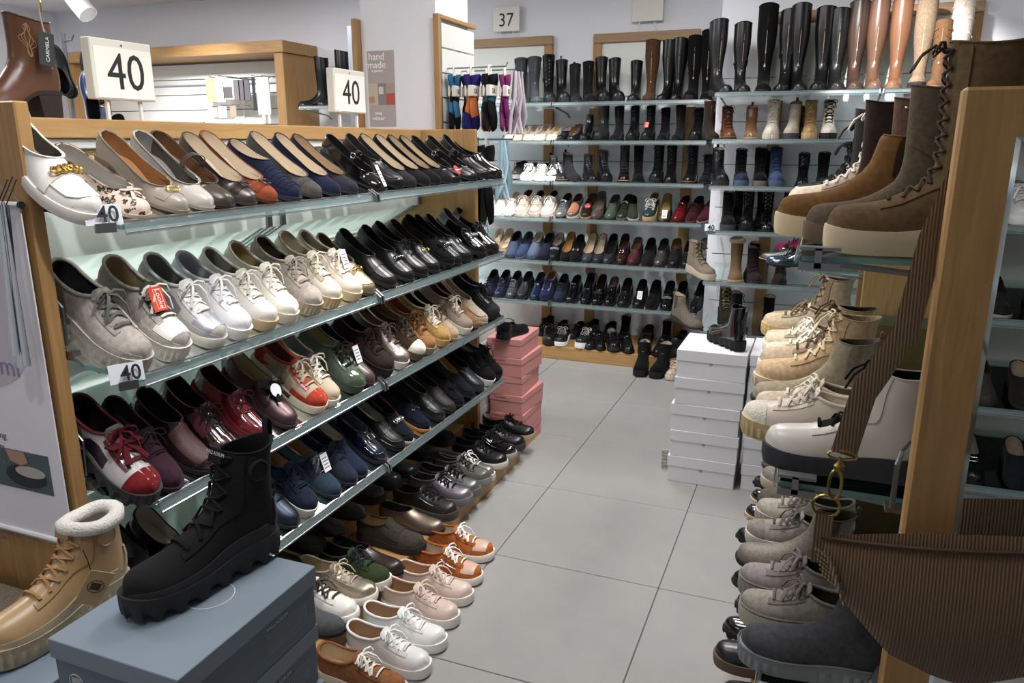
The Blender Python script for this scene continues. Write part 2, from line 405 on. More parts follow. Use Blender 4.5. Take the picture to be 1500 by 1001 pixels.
# ================================================================== right hand rack with end panel and mirror
QX, QY0, QY1 = -.02, 1.47, 3.16
QZ = [1.262, .822, .338]
qk = thing('shoe_rack', 'oak end panel rack with flat glass shelves of boots behind brown corduroy bag', 'rack', (.4, 2.3, 0))
rbev('end_panel', (.186, .90, 1.36, 1.40, 0, 1.54), WOODZ, qk, .005)
rbev('end_panel', (.186, .90, 3.18, 3.21, 0, 1.54), WOODZ, qk, .004)
rbev('top_board', (.42, .90, 1.401, 3.179, 1.50, 1.53), WOODY, qk)
rbev('spine_board', (.50, .515, 1.401, 3.179, .08, 1.498), BOARD, qk)
rbev('plinth', (-.05, .49, 1.401, 3.179, 0, .08), WOODY, qk)
for k, z in enumerate(QZ):
    g = glass_shelf(qk, '-x', QX, QY0, 3.17, z, .51, 0, (2.3,))
    m2 = MB().box(-.024, .045, QY0-.012, QY0+.012, z-.024, z-.010).box(-.024, .045, QY0-.012, QY0+.012, z+.012, z+.018).box(.002, .014, QY0-.012, QY0-.002, z-.02, z+.016)
    rpart('corner_clip', m2, STEEL, g, off=(.4, 2.3, 0))
    m2 = MB().box(.165, .20, QY0-.03, QY0+.03, z-.018, z-.009).tube([(.176, QY0-.024, z-.01), (.176, QY0-.024, z+.075), (.182, QY0-.014, z+.095), (.20, QY0+.03, z+.10)], .005, 6)
    rpart('end_bracket', m2, STEEL, g, off=(.4, 2.3, 0))
# mirror screwed on the end panel
mx0, mx1, mz0, mz1 = .262, .84, .30, 1.468
mr = thing('wall_mirror', 'tall mirror with silver edge on the oak end panel beside brown bag', 'mirror', ((mx0+mx1)/2, 1.352, mz0))
MIR = custom('mirror_silver', 'f2f6f6', .0, 1); BEV = custom('mirror_bevel', 'b9cdd6', .08, 1)
o = mr.location
obj('mirror_glass', MB().add([rel(mr, p) for p in [(mx0+.006, 1.3535, mz0+.006), (mx1-.006, 1.3535, mz0+.006), (mx1-.006, 1.3535, mz1-.006), (mx0+.006, 1.3535, mz1-.006)]], [(0, 1, 2, 3)]), MIR, mr)
bv = MB(); a = [(mx0, 1.3595, mz0), (mx1, 1.3595, mz0), (mx1, 1.3595, mz1), (mx0, 1.3595, mz1)]
b = [(mx0+.006, 1.3535, mz0+.006), (mx1-.006, 1.3535, mz0+.006), (mx1-.006, 1.3535, mz1-.006), (mx0+.006, 1.3535, mz1-.006)]
bv.add([rel(mr, p) for p in a+b], [(i, (i+1) % 4, 4+(i+1) % 4, 4+i) for i in range(4)]); obj('bevel', bv, BEV, mr)

# short rack beyond the white boxes (bright shoes)
sk = thing('shoe_rack', 'short glass shelf rack of purple and red shoes beyond white boxes', 'rack', (.3, 3.9, 0))
rbev('end_panel', (.22, .60, 3.62, 3.65, 0, 1.2), WOODZ, sk)
rbev('end_panel', (.22, .60, 4.18, 4.21, 0, 1.2), WOODZ, sk)
rbev('back_board', (.585, .599, 3.651, 4.179, .08, 1.18), BOARD, sk)
SZ = .905
glass_shelf(sk, '-x', -.03, 3.66, 4.17, SZ, .60, 0)

# rack behind the photographer, seen in the mirror
mk = thing('shoe_rack', 'oak shelf rack reflected in the mirror with white and black shoes', 'rack', (.95, -.42, 0))
MZ = [1.193, .883, .573, .283]
rbev('end_panel', (.36, .39, -.70, -.20, 0, 1.60), WOODZ, mk); rbev('end_panel', (1.55, 1.58, -.70, -.20, 0, 1.60), WOODZ, mk)
rbev('back_board', (.391, 1.549, -.70, -.685, .05, 1.58), BOARD, mk); rbev('top_board', (.391, 1.549, -.68, -.22, 1.56, 1.59), WOODX, mk)
for z in MZ: glass_shelf(mk, '+y', -.20, .395, 1.545, z, .43, R(10))

# ================================================================== shoes
# A shoe is a lofted last: side view sections from the ridge (top line) to the feather line, width from an outline.
L0 = .27
_o_t = {'round': [(0, 0), (.012, .0135), (.03, .0205), (.06, .0262), (.1, .0297), (.2, .0320), (.33, .0312), (.45, .0325), (.57, .0372), (.68, .0415), (.76, .0420), (.84, .0402), (.90, .0365), (.95, .0300), (.98, .0212), (.993, .0130), (1, 0)],
        'almond': [(0, 0), (.012, .0130), (.03, .0195), (.06, .0250), (.1, .0282), (.2, .0300), (.33, .0292), (.45, .0310), (.57, .0358), (.68, .0395), (.76, .0388), (.84, .0352), (.90, .0296), (.95, .0225), (.98, .0150), (.993, .009), (1, 0)],
        'square': [(0, 0), (.012, .0135), (.03, .0205), (.06, .0262), (.1, .0297), (.2, .0320), (.33, .0312), (.45, .0325), (.57, .0372), (.68, .0415), (.76, .0425), (.84, .0418), (.90, .0398), (.95, .0350), (.98, .0275), (.993, .019), (1, 0)]}
_o_t['oval'] = [(a[0], .45*a[1]+.55*b[1]) for a, b in zip(_o_t['round'], _o_t['almond'])]
class Last:
    def __init__(s, toe='round', hh=.02, bs=.014, ts=.008, th=None, top=None, throat=.2, back=.058, sag=.008, hs=1.0, boot=None, rr=.046, wide=1.0):
        s.toe, s.hh, s.bs, s.ts, s.boot, s.sag, s.rr, s.wide = toe, hh, bs, ts, boot, sag, rr, wide
        t = _o_t[toe]; s.os = np.array([a for a, b in t]); s.ow = np.array([b for a, b in t])*wide
        h = [(.270, .006), (.2680, .019), (.262, .0295), (.250, .0375), (.232, .0425), (.21, .0465), (.185, .0515), (.16, .0605), (.14, .0705), (.12, .0845), (.105, .098)]
        ridge = [(y, s.zf(y)+z*(hs if y > .15 else hs+(1-hs)*(.15-y)/.045)) for y, z in h]
        fe = [(y, s.zf(y)) for y in np.linspace(L0, .004, 46)]
        zh = s.zf(0)
        if boot:
            H = boot['h']; lean = boot.get('lean', 0); cal = boot.get('calf', .0)
            yc = .112; ridge = [p for p in ridge if p[0] >= yc]; zc = ridge[-1][1]
            fw_ = boot.get('fwd', 0); fr = [(.106+fw_*.6, zc+.018), (.0985+fw_, zc+.045)]
            bk = [(.0, zh+.015), (-.002, zh+.035), (.003, zh+.065), (.006, zh+.095)]
            z1 = zh+.13
            if H > z1+.02:
                n = max(2, int((H-z1)/.05))
                for i in range(1, n+1):
                    f = i/n; z = z1+(H-z1)*f; q = min(1, (z-z1)/.2); q = q*q*(3-2*q)
                    fr.append((.0985+fw_+.010*q*cal+lean*f, z)); bk.append((.006-.020*q*cal+lean*f, z))
            else: fr.append((.097, H)); bk.append((.006, H))
            fr = [p for p in fr if p[1] <= H+1e-6]; bk = [p for p in bk if p[1] <= H+1e-6]
            if fr[-1][1] < H-.004: fr.append((fr[-1][0], H))
            if bk[-1][1] < H-.004: bk.append((bk[-1][0], H))
            bt = boot.get('dip', 0)
            if bt: fr[-1] = (fr[-1][0], H+bt)
            s.cal = cal; nA = len([1 for p in fe if p[0] >= yc])
            rp = np.array(ridge+fr); bp = np.array(fe+bk)
            pairs = []
            ry, rz = np.array([p[0] for p in ridge][::-1]), np.array([p[1] for p in ridge][::-1])
            for p in fe[:nA]: pairs.append(((p[0], float(np.interp(p[0], ry, rz))), p))
            rest = fe[nA:]; front = np.array([ridge[-1]]+fr); fd = np.concatenate([[0], np.cumsum(np.hypot(*np.diff(front, axis=0).T))])
            def FR(d): return (float(np.interp(d, fd, front[:, 0])), float(np.interp(d, fd, front[:, 1])))
            k0 = min(.018, fd[-1]*.2)
            for i, p in enumerate(rest): pairs.append((FR(k0*(i+1)/len(rest)), p))
            bkp = np.array([rest[-1]]+bk); bd = np.concatenate([[0], np.cumsum(np.hypot(*np.diff(bkp, axis=0).T))]); nb = max(10, int(bd[-1]/.014))
            for i in range(1, nb+1):
                f = i/nb; b = (float(np.interp(f*bd[-1], bd, bkp[:, 0])), float(np.interp(f*bd[-1], bd, bkp[:, 1]))); pairs.append((FR(k0+(fd[-1]-k0)*f), b))
            s.ridge = rp; s.nr = len(ridge); s.back = np.array([(.004, zh)]+bk)
            s.fan0 = nA
        else:
            s.cal = 0
            ry, rz = np.array([p[0] for p in ridge][::-1]), np.array([p[1] for p in ridge][::-1])
            tz = float(np.interp(throat, ry, rz)); rd = [p for p in ridge if p[0] > throat]+[(throat, tz)]
            bk = [(.0, zh+.012), (-.003, zh+.03), (.001, zh+.048), (.005, zh+back)]
            bk = [p for p in bk if p[1] <= zh+back]
            nA = len([1 for p in fe if p[0] >= throat]); pairs = []
            for p in fe[:nA]: pairs.append(((p[0], float(np.interp(p[0], ry, rz))), p))
            for p in fe[nA:]: pairs.append(((throat, tz), p))
            bkp = np.array([fe[-1]]+bk); bd = np.concatenate([[0], np.cumsum(np.hypot(*np.diff(bkp, axis=0).T))])
            for i in range(1, 9): pairs.append(((throat, tz), (float(np.interp(i/8*bd[-1], bd, bkp[:, 0])), float(np.interp(i/8*bd[-1], bd, bkp[:, 1])))))
            s.ridge = np.array(rd); s.nr = len(rd); s.back = np.array([(.004, zh)]+bk); s.fan0 = nA
        s.pairs = np.array([[r_[0], r_[1], b[0], b[1]] for r_, b in pairs]); s.n = len(pairs)
        d = np.hypot(np.diff(s.pairs[:, 2]), np.diff(s.pairs[:, 3]))+.5*np.hypot(np.diff(s.pairs[:, 0]), np.diff(s.pairs[:, 1]))
        s.cu = np.concatenate([[0], np.cumsum(d)]); s.cu /= s.cu[-1]; s.ufan = s.cu[min(s.fan0, s.n-1)]
        s.uh = s.cu[min(45, s.n-1)]
    def zf(s, y):
        y = np.asarray(y, float); q = np.clip((.165-y)/.105, 0, 1); q = q*q*(3-2*q)
        t = np.clip((y-.19)/.08, 0, 1)
        return s.bs+(s.hh-s.bs)*q+s.ts*t*t
    def width(s, y, z):
        yb = np.interp(z, s.back[:, 1], s.back[:, 0])
        e = np.clip((y-yb)/(L0-yb), 0, 1)
        o = np.interp(e, s.os, s.ow)
        P = s.ridge; A, B = P[:-1], P[1:]; d = B-A; l2 = np.maximum((d**2).sum(1), 1e-12)
        q = np.stack([y, z], -1)[..., None, :]-A
        t = np.clip((q*d).sum(-1)/l2, 0, 1); dist = np.sqrt(((q-t[..., None]*d)**2).sum(-1)).min(-1)
        rl = np.clip(np.interp(y, s.ridge[:s.nr, 0][::-1], s.ridge[:s.nr, 1][::-1])-s.zf(y), .02, s.rr)
        rl = np.where(y > .16, rl, np.where(y > .12, rl+(s.rr-rl)*(.16-y)/.04, s.rr))
        b = np.clip(dist/rl, 0, 1); bb_ = np.sqrt(np.clip(1-(1-b)**2, 0, 1))
        k = 1.0
        if s.boot:
            w = s.boot.get('w', 1.0); zz = np.clip((z-.13)/.2, 0, 1); zz = zz*zz*(3-2*zz)
            k = 1+zz*(.55*s.cal)+np.clip((z-.1)/.05, 0, 1)*(w-1)
        return o*bb_*k
    def S(s, u, t, side=1, off=0):
        """point(s) on the upper; u toe..top, t ridge..feather"""
        u, t = np.broadcast_arrays(np.asarray(u, float), np.asarray(t, float))
        R_y, R_z, B_y, B_z = [np.interp(u, s.cu, s.pairs[:, i]) for i in range(4)]
        w = np.clip((u-s.ufan)/(1-s.ufan+1e-9), 0, 1)
        y = R_y+(B_y-R_y)*t; z = R_z+(B_z-R_z)*t-s.sag*4*t*(1-t)*w*w
        x = s.width(y, z)*side*(t > 0)
        e = np.clip(y/L0, 0, 1); x = x+.010*(e-.35)**2*np.sign(e-.35)*(z < .16)
        return np.stack([x, y, z], -1)
    def N(s, u, t, side=1):
        e = .004
        a = s.S(np.clip(u+e, 0, 1), t, side)-s.S(np.clip(u-e, 0, 1), t, side); b = s.S(u, np.clip(t+e, 0, 1), side)-s.S(u, np.clip(t-e, 0, 1), side)
        n = np.cross(a, b)*side; l = np.linalg.norm(n, axis=-1, keepdims=True); n = n/np.maximum(l, 1e-12)
        return n
    def patch(s, u0, u1, t0, t1, off=.0015, nu=8, nt=6, side=1, edge=True):
        U, T = np.meshgrid(np.linspace(u0, u1, nu), np.linspace(t0, t1, nt), indexing='ij')
        P = s.S(U, T, side); n = s.N(U, T, side)
        c = np.array([0, .13, .05]); sg = np.sign((n*np.stack([P[..., 0], 0*P[..., 0], P[..., 2]*0+.02], -1)).sum(-1, keepdims=True)); sg[sg == 0] = 1
        n = n*sg; Q = P+n*off
        if edge:
            Q2 = np.pad(Q, ((1, 1), (1, 1), (0, 0)), mode='edge'); B_ = P-n*.001; B2 = np.pad(B_, ((1, 1), (1, 1), (0, 0)), mode='edge')
            Q2[0], Q2[-1], Q2[:, 0], Q2[:, -1] = B2[0], B2[-1], B2[:, 0], B2[:, -1]
            if t0 <= 0: Q2[:, 0] = np.pad(Q, ((1, 1), (0, 0), (0, 0)), mode='edge')[:, 0]
            Q = Q2
        return Q.tolist()
    def surf(s, u, g, side=1, off=.002):
        t = np.linspace(0, 1, 60); p = s.S(np.full(60, u), t, side); i = int(np.argmax(np.abs(p[:, 0]) >= g)) if (np.abs(p[:, 0]) >= g).any() else 20
        n = s.N(np.array([u]), np.array([max(t[i], .02)]), side)[0]
        if n[2]*.6+n[0]*side < 0: n = -n
        return p[i]+n*off
    def spread(s, u0, u1, n, fr=None):     # u values evenly spaced along the ridge itself
        uu = np.linspace(u0, u1, 200); y, z = np.interp(uu, s.cu, s.pairs[:, 0]), np.interp(uu, s.cu, s.pairs[:, 1])
        d = np.concatenate([[0], np.cumsum(np.hypot(np.diff(y), np.diff(z))+1e-7)]); d /= d[-1]
        return np.interp(np.linspace(0, 1, n) if fr is None else fr, d, uu)
    def ridge_u(s, y):                     # u where the ridge is at height/length y (front part)
        k = int(np.argmin(np.abs(s.pairs[:s.fan0, 0]-y))); return float(s.cu[k])
def usamp(l, n):
    x = np.linspace(0, 1, n); a = .6*x+.4*x*x
    return np.unique(np.concatenate([a, [l.ufan]]))
def tsamp(m): return (1-np.cos(PI*np.linspace(0, 1, m)))/2
def upper_mesh(l, n=30, m=11):
    us, ts = usamp(l, n), tsamp(m); mb = MB(); G = []
    U, T = np.meshgrid(us, ts, indexing='ij'); A = l.S(U, T, -1); B = l.S(U, T, 1)
    for i in range(len(us)): G.append(A[i][::-1].tolist()+B[i][1:].tolist())
    mb.grid(G); top = np.array(G[-1]); inn = top.copy(); inn[:, 0] -= np.sign(inn[:, 0])*np.minimum(np.abs(inn[:, 0]), .0028)
    c = top.mean(0); d = (c-top); d[:, 0] = 0; d[:, 2] = 0; inn += d/np.maximum(np.abs(d).max(), 1e-9)*.0028; inn[:, 2] -= .0006
    mb.grid([top.tolist(), inn.tolist()]); return mb.mesh('upper', True, 60)
def lining_mesh(l, n=22, m=9):
    u0 = max(.02, l.ufan-.12); us = np.linspace(u0, 1, n); ts = tsamp(m); G = []
    U, T = np.meshgrid(us, ts, indexing='ij')
    for side in (-1, 1):
        A = l.S(U, T, side); A[..., 0] -= np.sign(A[..., 0])*np.minimum(np.abs(A[..., 0]), .0026)
        G.append(A)
    rows = []
    for i in range(len(us)): rows.append(G[0][i][::-1].tolist()+G[1][i][1:].tolist())
    rows = np.array(rows); f = (us-u0)/(1-u0)
    rows[:, :, 1] += .0026*(rows[:, :, 1] < .05)*1.0; rows[:-3, :, 2] -= .0015
    return MB().grid(rows.tolist(), True).mesh('lining', True, 60)
def ring(l, n, off, ext=None):
    e = (1-np.cos(PI*np.linspace(0, 1, n)))/2; w = np.interp(e, l.os, l.ow)
    e2 = e; y = -off+e2*(L0+2*off); w = w+off*np.sqrt(np.clip(np.sin(PI*np.clip(e, .0, 1)), 0, 1))
    cx = .010*(e-.35)**2*np.sign(e-.35)
    a = np.stack([cx-w, y], -1); b = np.stack([cx+w, y], -1)[::-1][1:-1]
    return np.concatenate([a, b]), n
def sole_mesh(l, off=.003, lev=((0, -.002), (.25, .0005), (.8, .001), (1, 0)), n=26, lug=0, ribs=0, rib_n=3, flat=True, th=.006, toe_up=0, lift=.0015):
    pts, nn = ring(l, n, off); N_ = len(pts); rows = []
    yy = np.clip(pts[:, 1], 0, L0); ztop = l.zf(yy)+lift
    t = np.clip((yy-.20)/.07, 0, 1); hb = np.clip((.02-yy)/.02, 0, 1)
    zb = (l.ts*.75*t*t+.003*hb*hb+toe_up*t*t) if flat else np.maximum(ztop-th-lift, 0)
    ctr = np.stack([np.zeros(N_), yy*.94+.008], -1)
    d = pts-ctr; dl = np.linalg.norm(d, axis=1, keepdims=True); d = d/np.maximum(dl, 1e-6)
    idx = np.arange(N_)
    for k, (f, o_) in enumerate(lev):
        q = pts+d*o_; z = zb+(ztop-zb)*f
        if lug and f < .45:
            notch = (idx % 4) < 1.5
            q = np.where(notch[:, None], q-d*.007, q)
            if f < .2: z = np.where(notch, z+lug, z)
        if ribs and .08 < f < .9:
            q = np.where(((idx % 2) == 0)[:, None], q-d*ribs, q)
        rows.append(np.concatenate([q, z[:, None]], 1))
    mb = MB(); v = np.concatenate(rows).tolist(); f = []
    K = len(lev)
    for k in range(K-1):
        for i in range(N_): j = (i+1) % N_; f.append((k*N_+i, k*N_+j, (k+1)*N_+j, (k+1)*N_+i))
    for base, rev in ((0, False), ((K-1)*N_, True)):
        for i in range(n-1):
            a, b_ = i, i+1; c = (N_-i) % N_; d2 = (N_-i-1) % N_ if i+1 < n-1 else i+1
            q = [a, b_, d2, c]; q = list(dict.fromkeys(q)); q = [base+x for x in q]
            if len(q) >= 3: f.append(tuple(q[::-1] if not rev else q))
    mb.add(v, f); return mb.mesh('sole', True, 35)
def heel_mesh(l, th=.006, frac=.27, taper=.004, n=14):
    e = np.linspace(0, frac, n)**1.0; e = frac*(1-np.cos(PI/2*np.linspace(0, 1, n)))
    w = np.interp(e, l.os, l.ow); y = e*L0
    o_ = np.concatenate([np.stack([-w, y], -1), np.stack([w, y], -1)[::-1][:-1]]); rows = []
    for f in (0, .1, .6, 1):
        k = taper*(1-f); q = o_.copy(); q[:, 0] *= (1-k/.03); q[:, 1] = .012+(q[:, 1]-.012)*(1-k/.03) if True else q[:, 1]
        z = (l.zf(o_[:, 1])-th+.001)*f; rows.append(np.concatenate([q, z[:, None]], 1))
    N_ = len(o_); mb = MB(); f = []
    for k in range(3):
        for i in range(N_): j = (i+1) % N_; f.append((k*N_+i, k*N_+j, (k+1)*N_+j, (k+1)*N_+i))
    f.append(tuple(range(N_))[::-1]); f.append(tuple(range(3*N_, 4*N_)))
    return mb.add(np.concatenate(rows).tolist(), f).mesh('heel', True, 40)
def insole_mesh(l, n=16, k=.88, lift=.007, upto=.92):
    e = np.linspace(.012, upto, n); w = np.interp(e, l.os, l.ow)*k; y = e*L0; z = l.zf(y)+lift
    return MB().grid([[(-a, b, c), (-a*.5, b, c-.001), (a*.5, b, c-.001), (a, b, c)] for a, b, c in zip(w, y, z)]).mesh('insole', True, 60)
def collar_mesh(l, r=.0042, n=25):
    t = tsamp(n); A = l.S(np.ones(n), t, -1)[::-1]; B = l.S(np.ones(n), t, 1)
    p = np.concatenate([A, B[1:-1]]); return MB().tube(p.tolist(), r, 6, closed=True).mesh('collar', True, 80)
def welt_mesh(l, off=.004, r=.0018, n=30, lift=.003):
    pts, _ = ring(l, n, off); z = l.zf(np.clip(pts[:, 1], 0, L0))+lift
    return MB().tube(np.concatenate([pts, z[:, None]], 1).tolist(), r, 4, closed=True).mesh('welt', True, 80)
def tongue_mesh(l, y0=.2, w=.021, ext=.022, off=.0025, n=9):
    ys = l.ridge[:, 0]; u0 = l.ridge_u(y0); u1 = l.ufan; rows = []
    top = l.ridge[-1]; dirv = (l.ridge[-1]-l.ridge[-2]); dirv = dirv/np.linalg.norm(dirv)
    for i in range(n):
        u = u0+(u1-u0)*i/(n-1)*.98; r_ = []
        for g in (-1, -.55, 0, .55, 1):
            p = l.surf(u, abs(g)*w, 1 if g >= 0 else -1, off+.001); r_.append(list(p))
        rows.append(r_)
    base = np.array(rows[-1]); c = base[2]
    for k in (1, 2, 3):
        f = k/3; q = base.copy(); sh = np.array([0, dirv[0], max(dirv[1], .45)])*ext*f; ww = (1, 1, .72)[k-1]
        q[:, 0] *= ww; q[:, 2] = c[2]+(q[:, 2]-c[2])*(1-.6*f); q += sh; rows.append(q.tolist())
    r2 = [[(p[0], p[1]-.0015, p[2]-.003) for p in r_] for r_ in rows]
    mb = MB().grid(rows); mb.grid(r2, True); return mb.mesh('tongue', True, 60)
def laces_mesh(l, y0=.2, y1=None, n=5, gap=.014, r=.0022, bow=True, flat=.55, u1=None, hang=1.0, lift=.002):
    u0 = l.ridge_u(y0); u1 = u1 if u1 is not None else (l.ridge_u(y1) if y1 else l.ufan-.005); mb = MB()
    for k in range(n):
        a, b = l.spread(u0, u1, 2, [k/max(1, n-1), min(n-1, k+.9)/max(1, n-1)])
        for sd in ((-1, 1) if k else (1,)):
            p = l.surf(a, gap, -sd, lift); q = l.surf(b if k else a, gap, sd, lift)
            m1 = l.surf(a+(b-a)*.3 if k else a, gap*.45, -sd, lift+.0028); m2 = l.surf(a+(b-a)*.7 if k else a, gap*.45, sd, lift+.0028)
            mid = (m1+m2)/2+np.array([0, 0, .001])
            mb.tube([p-(mid-p)*.15, p+np.array([0, 0, .001]), m1, mid, m2, q], r, 5, flat=flat)
    if bow == 'only':
        mb = MB(); c = l.surf(u1, 0.0, 1, .006)
        mb.tube([c+np.array([-.006, 0, 0]), c+np.array([0, .001, .002]), c+np.array([.006, 0, 0])], r*1.7, 6)
        for sd in (-1, 1):
            lp = [c, c+np.array([.014*sd, .004, .012]), c+np.array([.030*sd, .010, .010]), c+np.array([.036*sd, .016, -.002]), c+np.array([.026*sd, .014, -.006]), c+np.array([.010*sd, .006, .002]), c]
            mb.tube(lp, r*.95, 5, flat=flat)
            mb.tube([c, c+np.array([.010*sd, .016, .008]), c+np.array([.022*sd, .034*hang, -.006]), c+np.array([.030*sd, .046*hang, -.030*hang])], r*.95, 5, flat=flat)
    return mb.mesh('laces', True, 80)
def patches(l, specs, name, sides=(-1, 1)):
    mb = MB()
    for (u0, u1, t0, t1, off, nu, nt) in specs:
        for sd in sides: mb.grid(l.patch(u0, u1, t0, t1, off, nu, nt, sd), sd > 0)
    return mb.mesh(name, True, 60)
def ribbon(l, u0, t0, u1, t1, w, off, side=1, n=10, name='zip'):
    mb = MB(); us, ts = np.linspace(u0, u1, n), np.linspace(t0, t1, n); rows = []
    for a, b in zip(us, ts):
        p = l.S(np.array([a]), np.array([b]), side)[0]; nn = l.N(np.array([a]), np.array([b]), side)[0]
        if nn[0]*side < 0: nn = -nn
        rows.append(p+nn*off)
    mb.tube([list(p) for p in rows], w, 5, flat=.5); return mb.mesh(name, True, 80)
def stripe_bar(l, y, z0, ztop, w, width, th=.0025, n=9, name='strap'):
    rows = []; 
    for i in range(n):
        x = -w+2*w*i/(n-1); q = 1-(x/w)**2; z = z0+(ztop-z0)*math.sqrt(max(q, 0))**1.0
        rows.append([(x, y-width/2, z), (x, y-width/2, z+th), (x, y+width/2, z+th-.001), (x, y+width/2, z-.001), (x, y-width/2, z)])
    return MB().grid(rows, True).mesh(name, True, 40)
def ringtube(c, rx, ry, r, ax='xy', n=14, sq=False):
    pts = []
    for k in range(n):
        a = 2*PI*k/n; ca, sa = math.cos(a), math.sin(a)
        if sq: m = max(abs(ca), abs(sa)); ca, sa = ca/m, sa/m
        if ax == 'xy': pts.append((c[0]+rx*ca, c[1]+ry*sa, c[2]))
        elif ax == 'xz': pts.append((c[0]+rx*ca, c[1], c[2]+ry*sa))
        else: pts.append((c[0], c[1]+rx*ca, c[2]+ry*sa))
    return MB().tube(pts, r, 5, closed=True)
def tilted_ring(c, n_, rx, ry, r, seg=14, sq=False):
    """ring in the plane tangent to normal n_ (x across, other along slope)"""
    ex = Vector((1, 0, 0)); nz = Vector(n_).normalized(); ey = nz.cross(ex).normalized(); pts = []
    for k in range(seg):
        a = 2*PI*k/seg; ca, sa = math.cos(a), math.sin(a)
        if sq: m = max(abs(ca), abs(sa)); ca, sa = ca/m, sa/m
        pts.append(Vector(c)+ex*(rx*ca)+ey*(ry*sa))
    return MB().tube(pts, r, 5, closed=True)

# ------------------------------------------------------------------ styles: lists of (part name, mesh, colour slot, parent part)
SLEEK = dict(lev=((0, -.001), (1, 0)), flat=False)
def base(l, sole=None, ins=True, lin=True, n=30, m=11):
    p = [('upper', upper_mesh(l, n, m), 'u', None), ('sole', sole_mesh(l, **(sole or {})), 's', None)]
    if lin: p.append(('lining', lining_mesh(l), 'l', None))
    if ins: p.append(('insole', insole_mesh(l), 'i', None))
    return p
def saddle(l, ya=.196, yb=.170, off=.003, tb=.86):
    return patches(l, [(l.ridge_u(ya), l.ridge_u(yb), 0, tb, off, 5, 9)], 'saddle_strap')
def apron(l, y1=.172, t=.46, r=.0022):
    mb = MB(); us = np.linspace(l.ridge_u(.255), l.ridge_u(y1), 12)
    for sd in (-1, 1):
        T = t*np.clip((us-us[0])/(us[3]-us[0]), .0, 1)**.5; T = np.maximum(T, .02)
        P = l.S(us, T, sd); n = l.N(us, T, sd); sg = np.sign(n[:, 2:3]+.3*n[:, 0:1]*sd); P = P+n*sg*.0006
        mb.tube(P.tolist(), r, 5)
    return mb.mesh('apron_seam', True, 80)
def nrm_at(l, u): 
    n = l.N(np.array([u]), np.array([.05]), 1)[0]; n = n if n[2] > 0 else -n; n[0] = 0; return n
def bit(l, y=.184, kind='bit'):
    u = l.ridge_u(y); c = l.surf(u, 0, 1, .005); n = nrm_at(l, u); mb = MB()
    if kind == 'bit':
        mb.tube([c+np.array([-.02, 0, -.005]), c+np.array([-.009, 0, 0]), c, c+np.array([.009, 0, 0]), c+np.array([.02, 0, -.005])], .0022, 6)
        for sd in (-1, 1):
            r_ = tilted_ring(c+np.array([.017*sd, 0, -.003]), n, .006, .008, .0016); mb.add(r_.v, r_.f)
    elif kind == 'chain':
        for k in range(-2, 3):
            r_ = tilted_ring(c+np.array([.011*k, .001*(k % 2), -.0012*k*k]), n, .0095, .0078, .0028, 12); mb.add(r_.v, r_.f)
    elif kind == 'buckle':
        r_ = tilted_ring(c, n, .013, .010, .002, 16, True); mb.add(r_.v, r_.f)
    elif kind == 'oval':
        r_ = tilted_ring(c, n, .019, .009, .0022, 16); mb.add(r_.v, r_.f)
    elif kind == 'jewel':
        for k in range(9):
            a = k*2*PI/8; q = c+np.array([.011*math.cos(a)*(k < 8), .009*math.sin(a)*(k < 8), 0])
            mb.lathe([(.0001, -.001), (.0035, 0), (.002, .003), (.0001, .004)], 6, Matrix.Translation(q))
    return mb.mesh(kind, True, 60)
def bow(l, y=.21, w=.022, big=1.0):
    u = l.ridge_u(y); c = l.surf(u, 0, 1, .004); mb = MB()
    for sd in (-1, 1):
        pts = [c, c+np.array([.5*w*sd, .006, .006*big]), c+np.array([w*sd, .008, .005*big]), c+np.array([w*1.05*sd, -.004, .001]), c+np.array([.5*w*sd, -.006, .001]), c]
        mb.tube(pts, [.003, .005*big, .006*big, .006*big, .005*big, .003], 6, flat=.4)
        mb.tube([c, c+np.array([.4*w*sd, .018*big, .001]), c+np.array([.7*w*sd, .036*big, -.008])], [.003, .005*big, .006*big], 6, flat=.35)
    mb.tube([c+np.array([0, -.006, .001]), c+np.array([0, 0, .004]), c+np.array([0, .006, .001])], .005, 8)
    return mb.mesh('bow', True, 60)
def tab(l, h=.018, w=.007):
    B = l.pairs[-1]; y, z = B[2], B[3]
    pts = [(0, y+.004, z-.010), (0, y+.004, z+h*.7), (0, y, z+h), (0, y-.005, z+h*.7), (0, y-.004, z-.014)]
    rows = [[(-w, a, b), (w, a, b)] for _, a, b in pts]; mb = MB().grid(rows); mb.grid([[(p[0], p[1]+.001, p[2]+.001) for p in r_] for r_ in rows], True); return mb.mesh('pull_tab', True, 80)
def dots(l, u0, u1, t, n, r=.0022, side=(-1, 1)):
    mb = MB()
    for sd in side:
        for k in range(n):
            u = u0+(u1-u0)*k/max(1, n-1); p = l.S(np.array([u]), np.array([t]), sd)[0]; nn = l.N(np.array([u]), np.array([t]), sd)[0]
            if nn[0]*sd < 0: nn = -nn
            M_ = Matrix.Translation(p+nn*.0006) @ Vector(nn).to_track_quat('Z', 'Y').to_matrix().to_4x4()
            mb.lathe([(r, 0), (r*.8, r*.5), (r*.2, r*.75)], 7, M_)
    return mb.mesh('studs', True, 60)
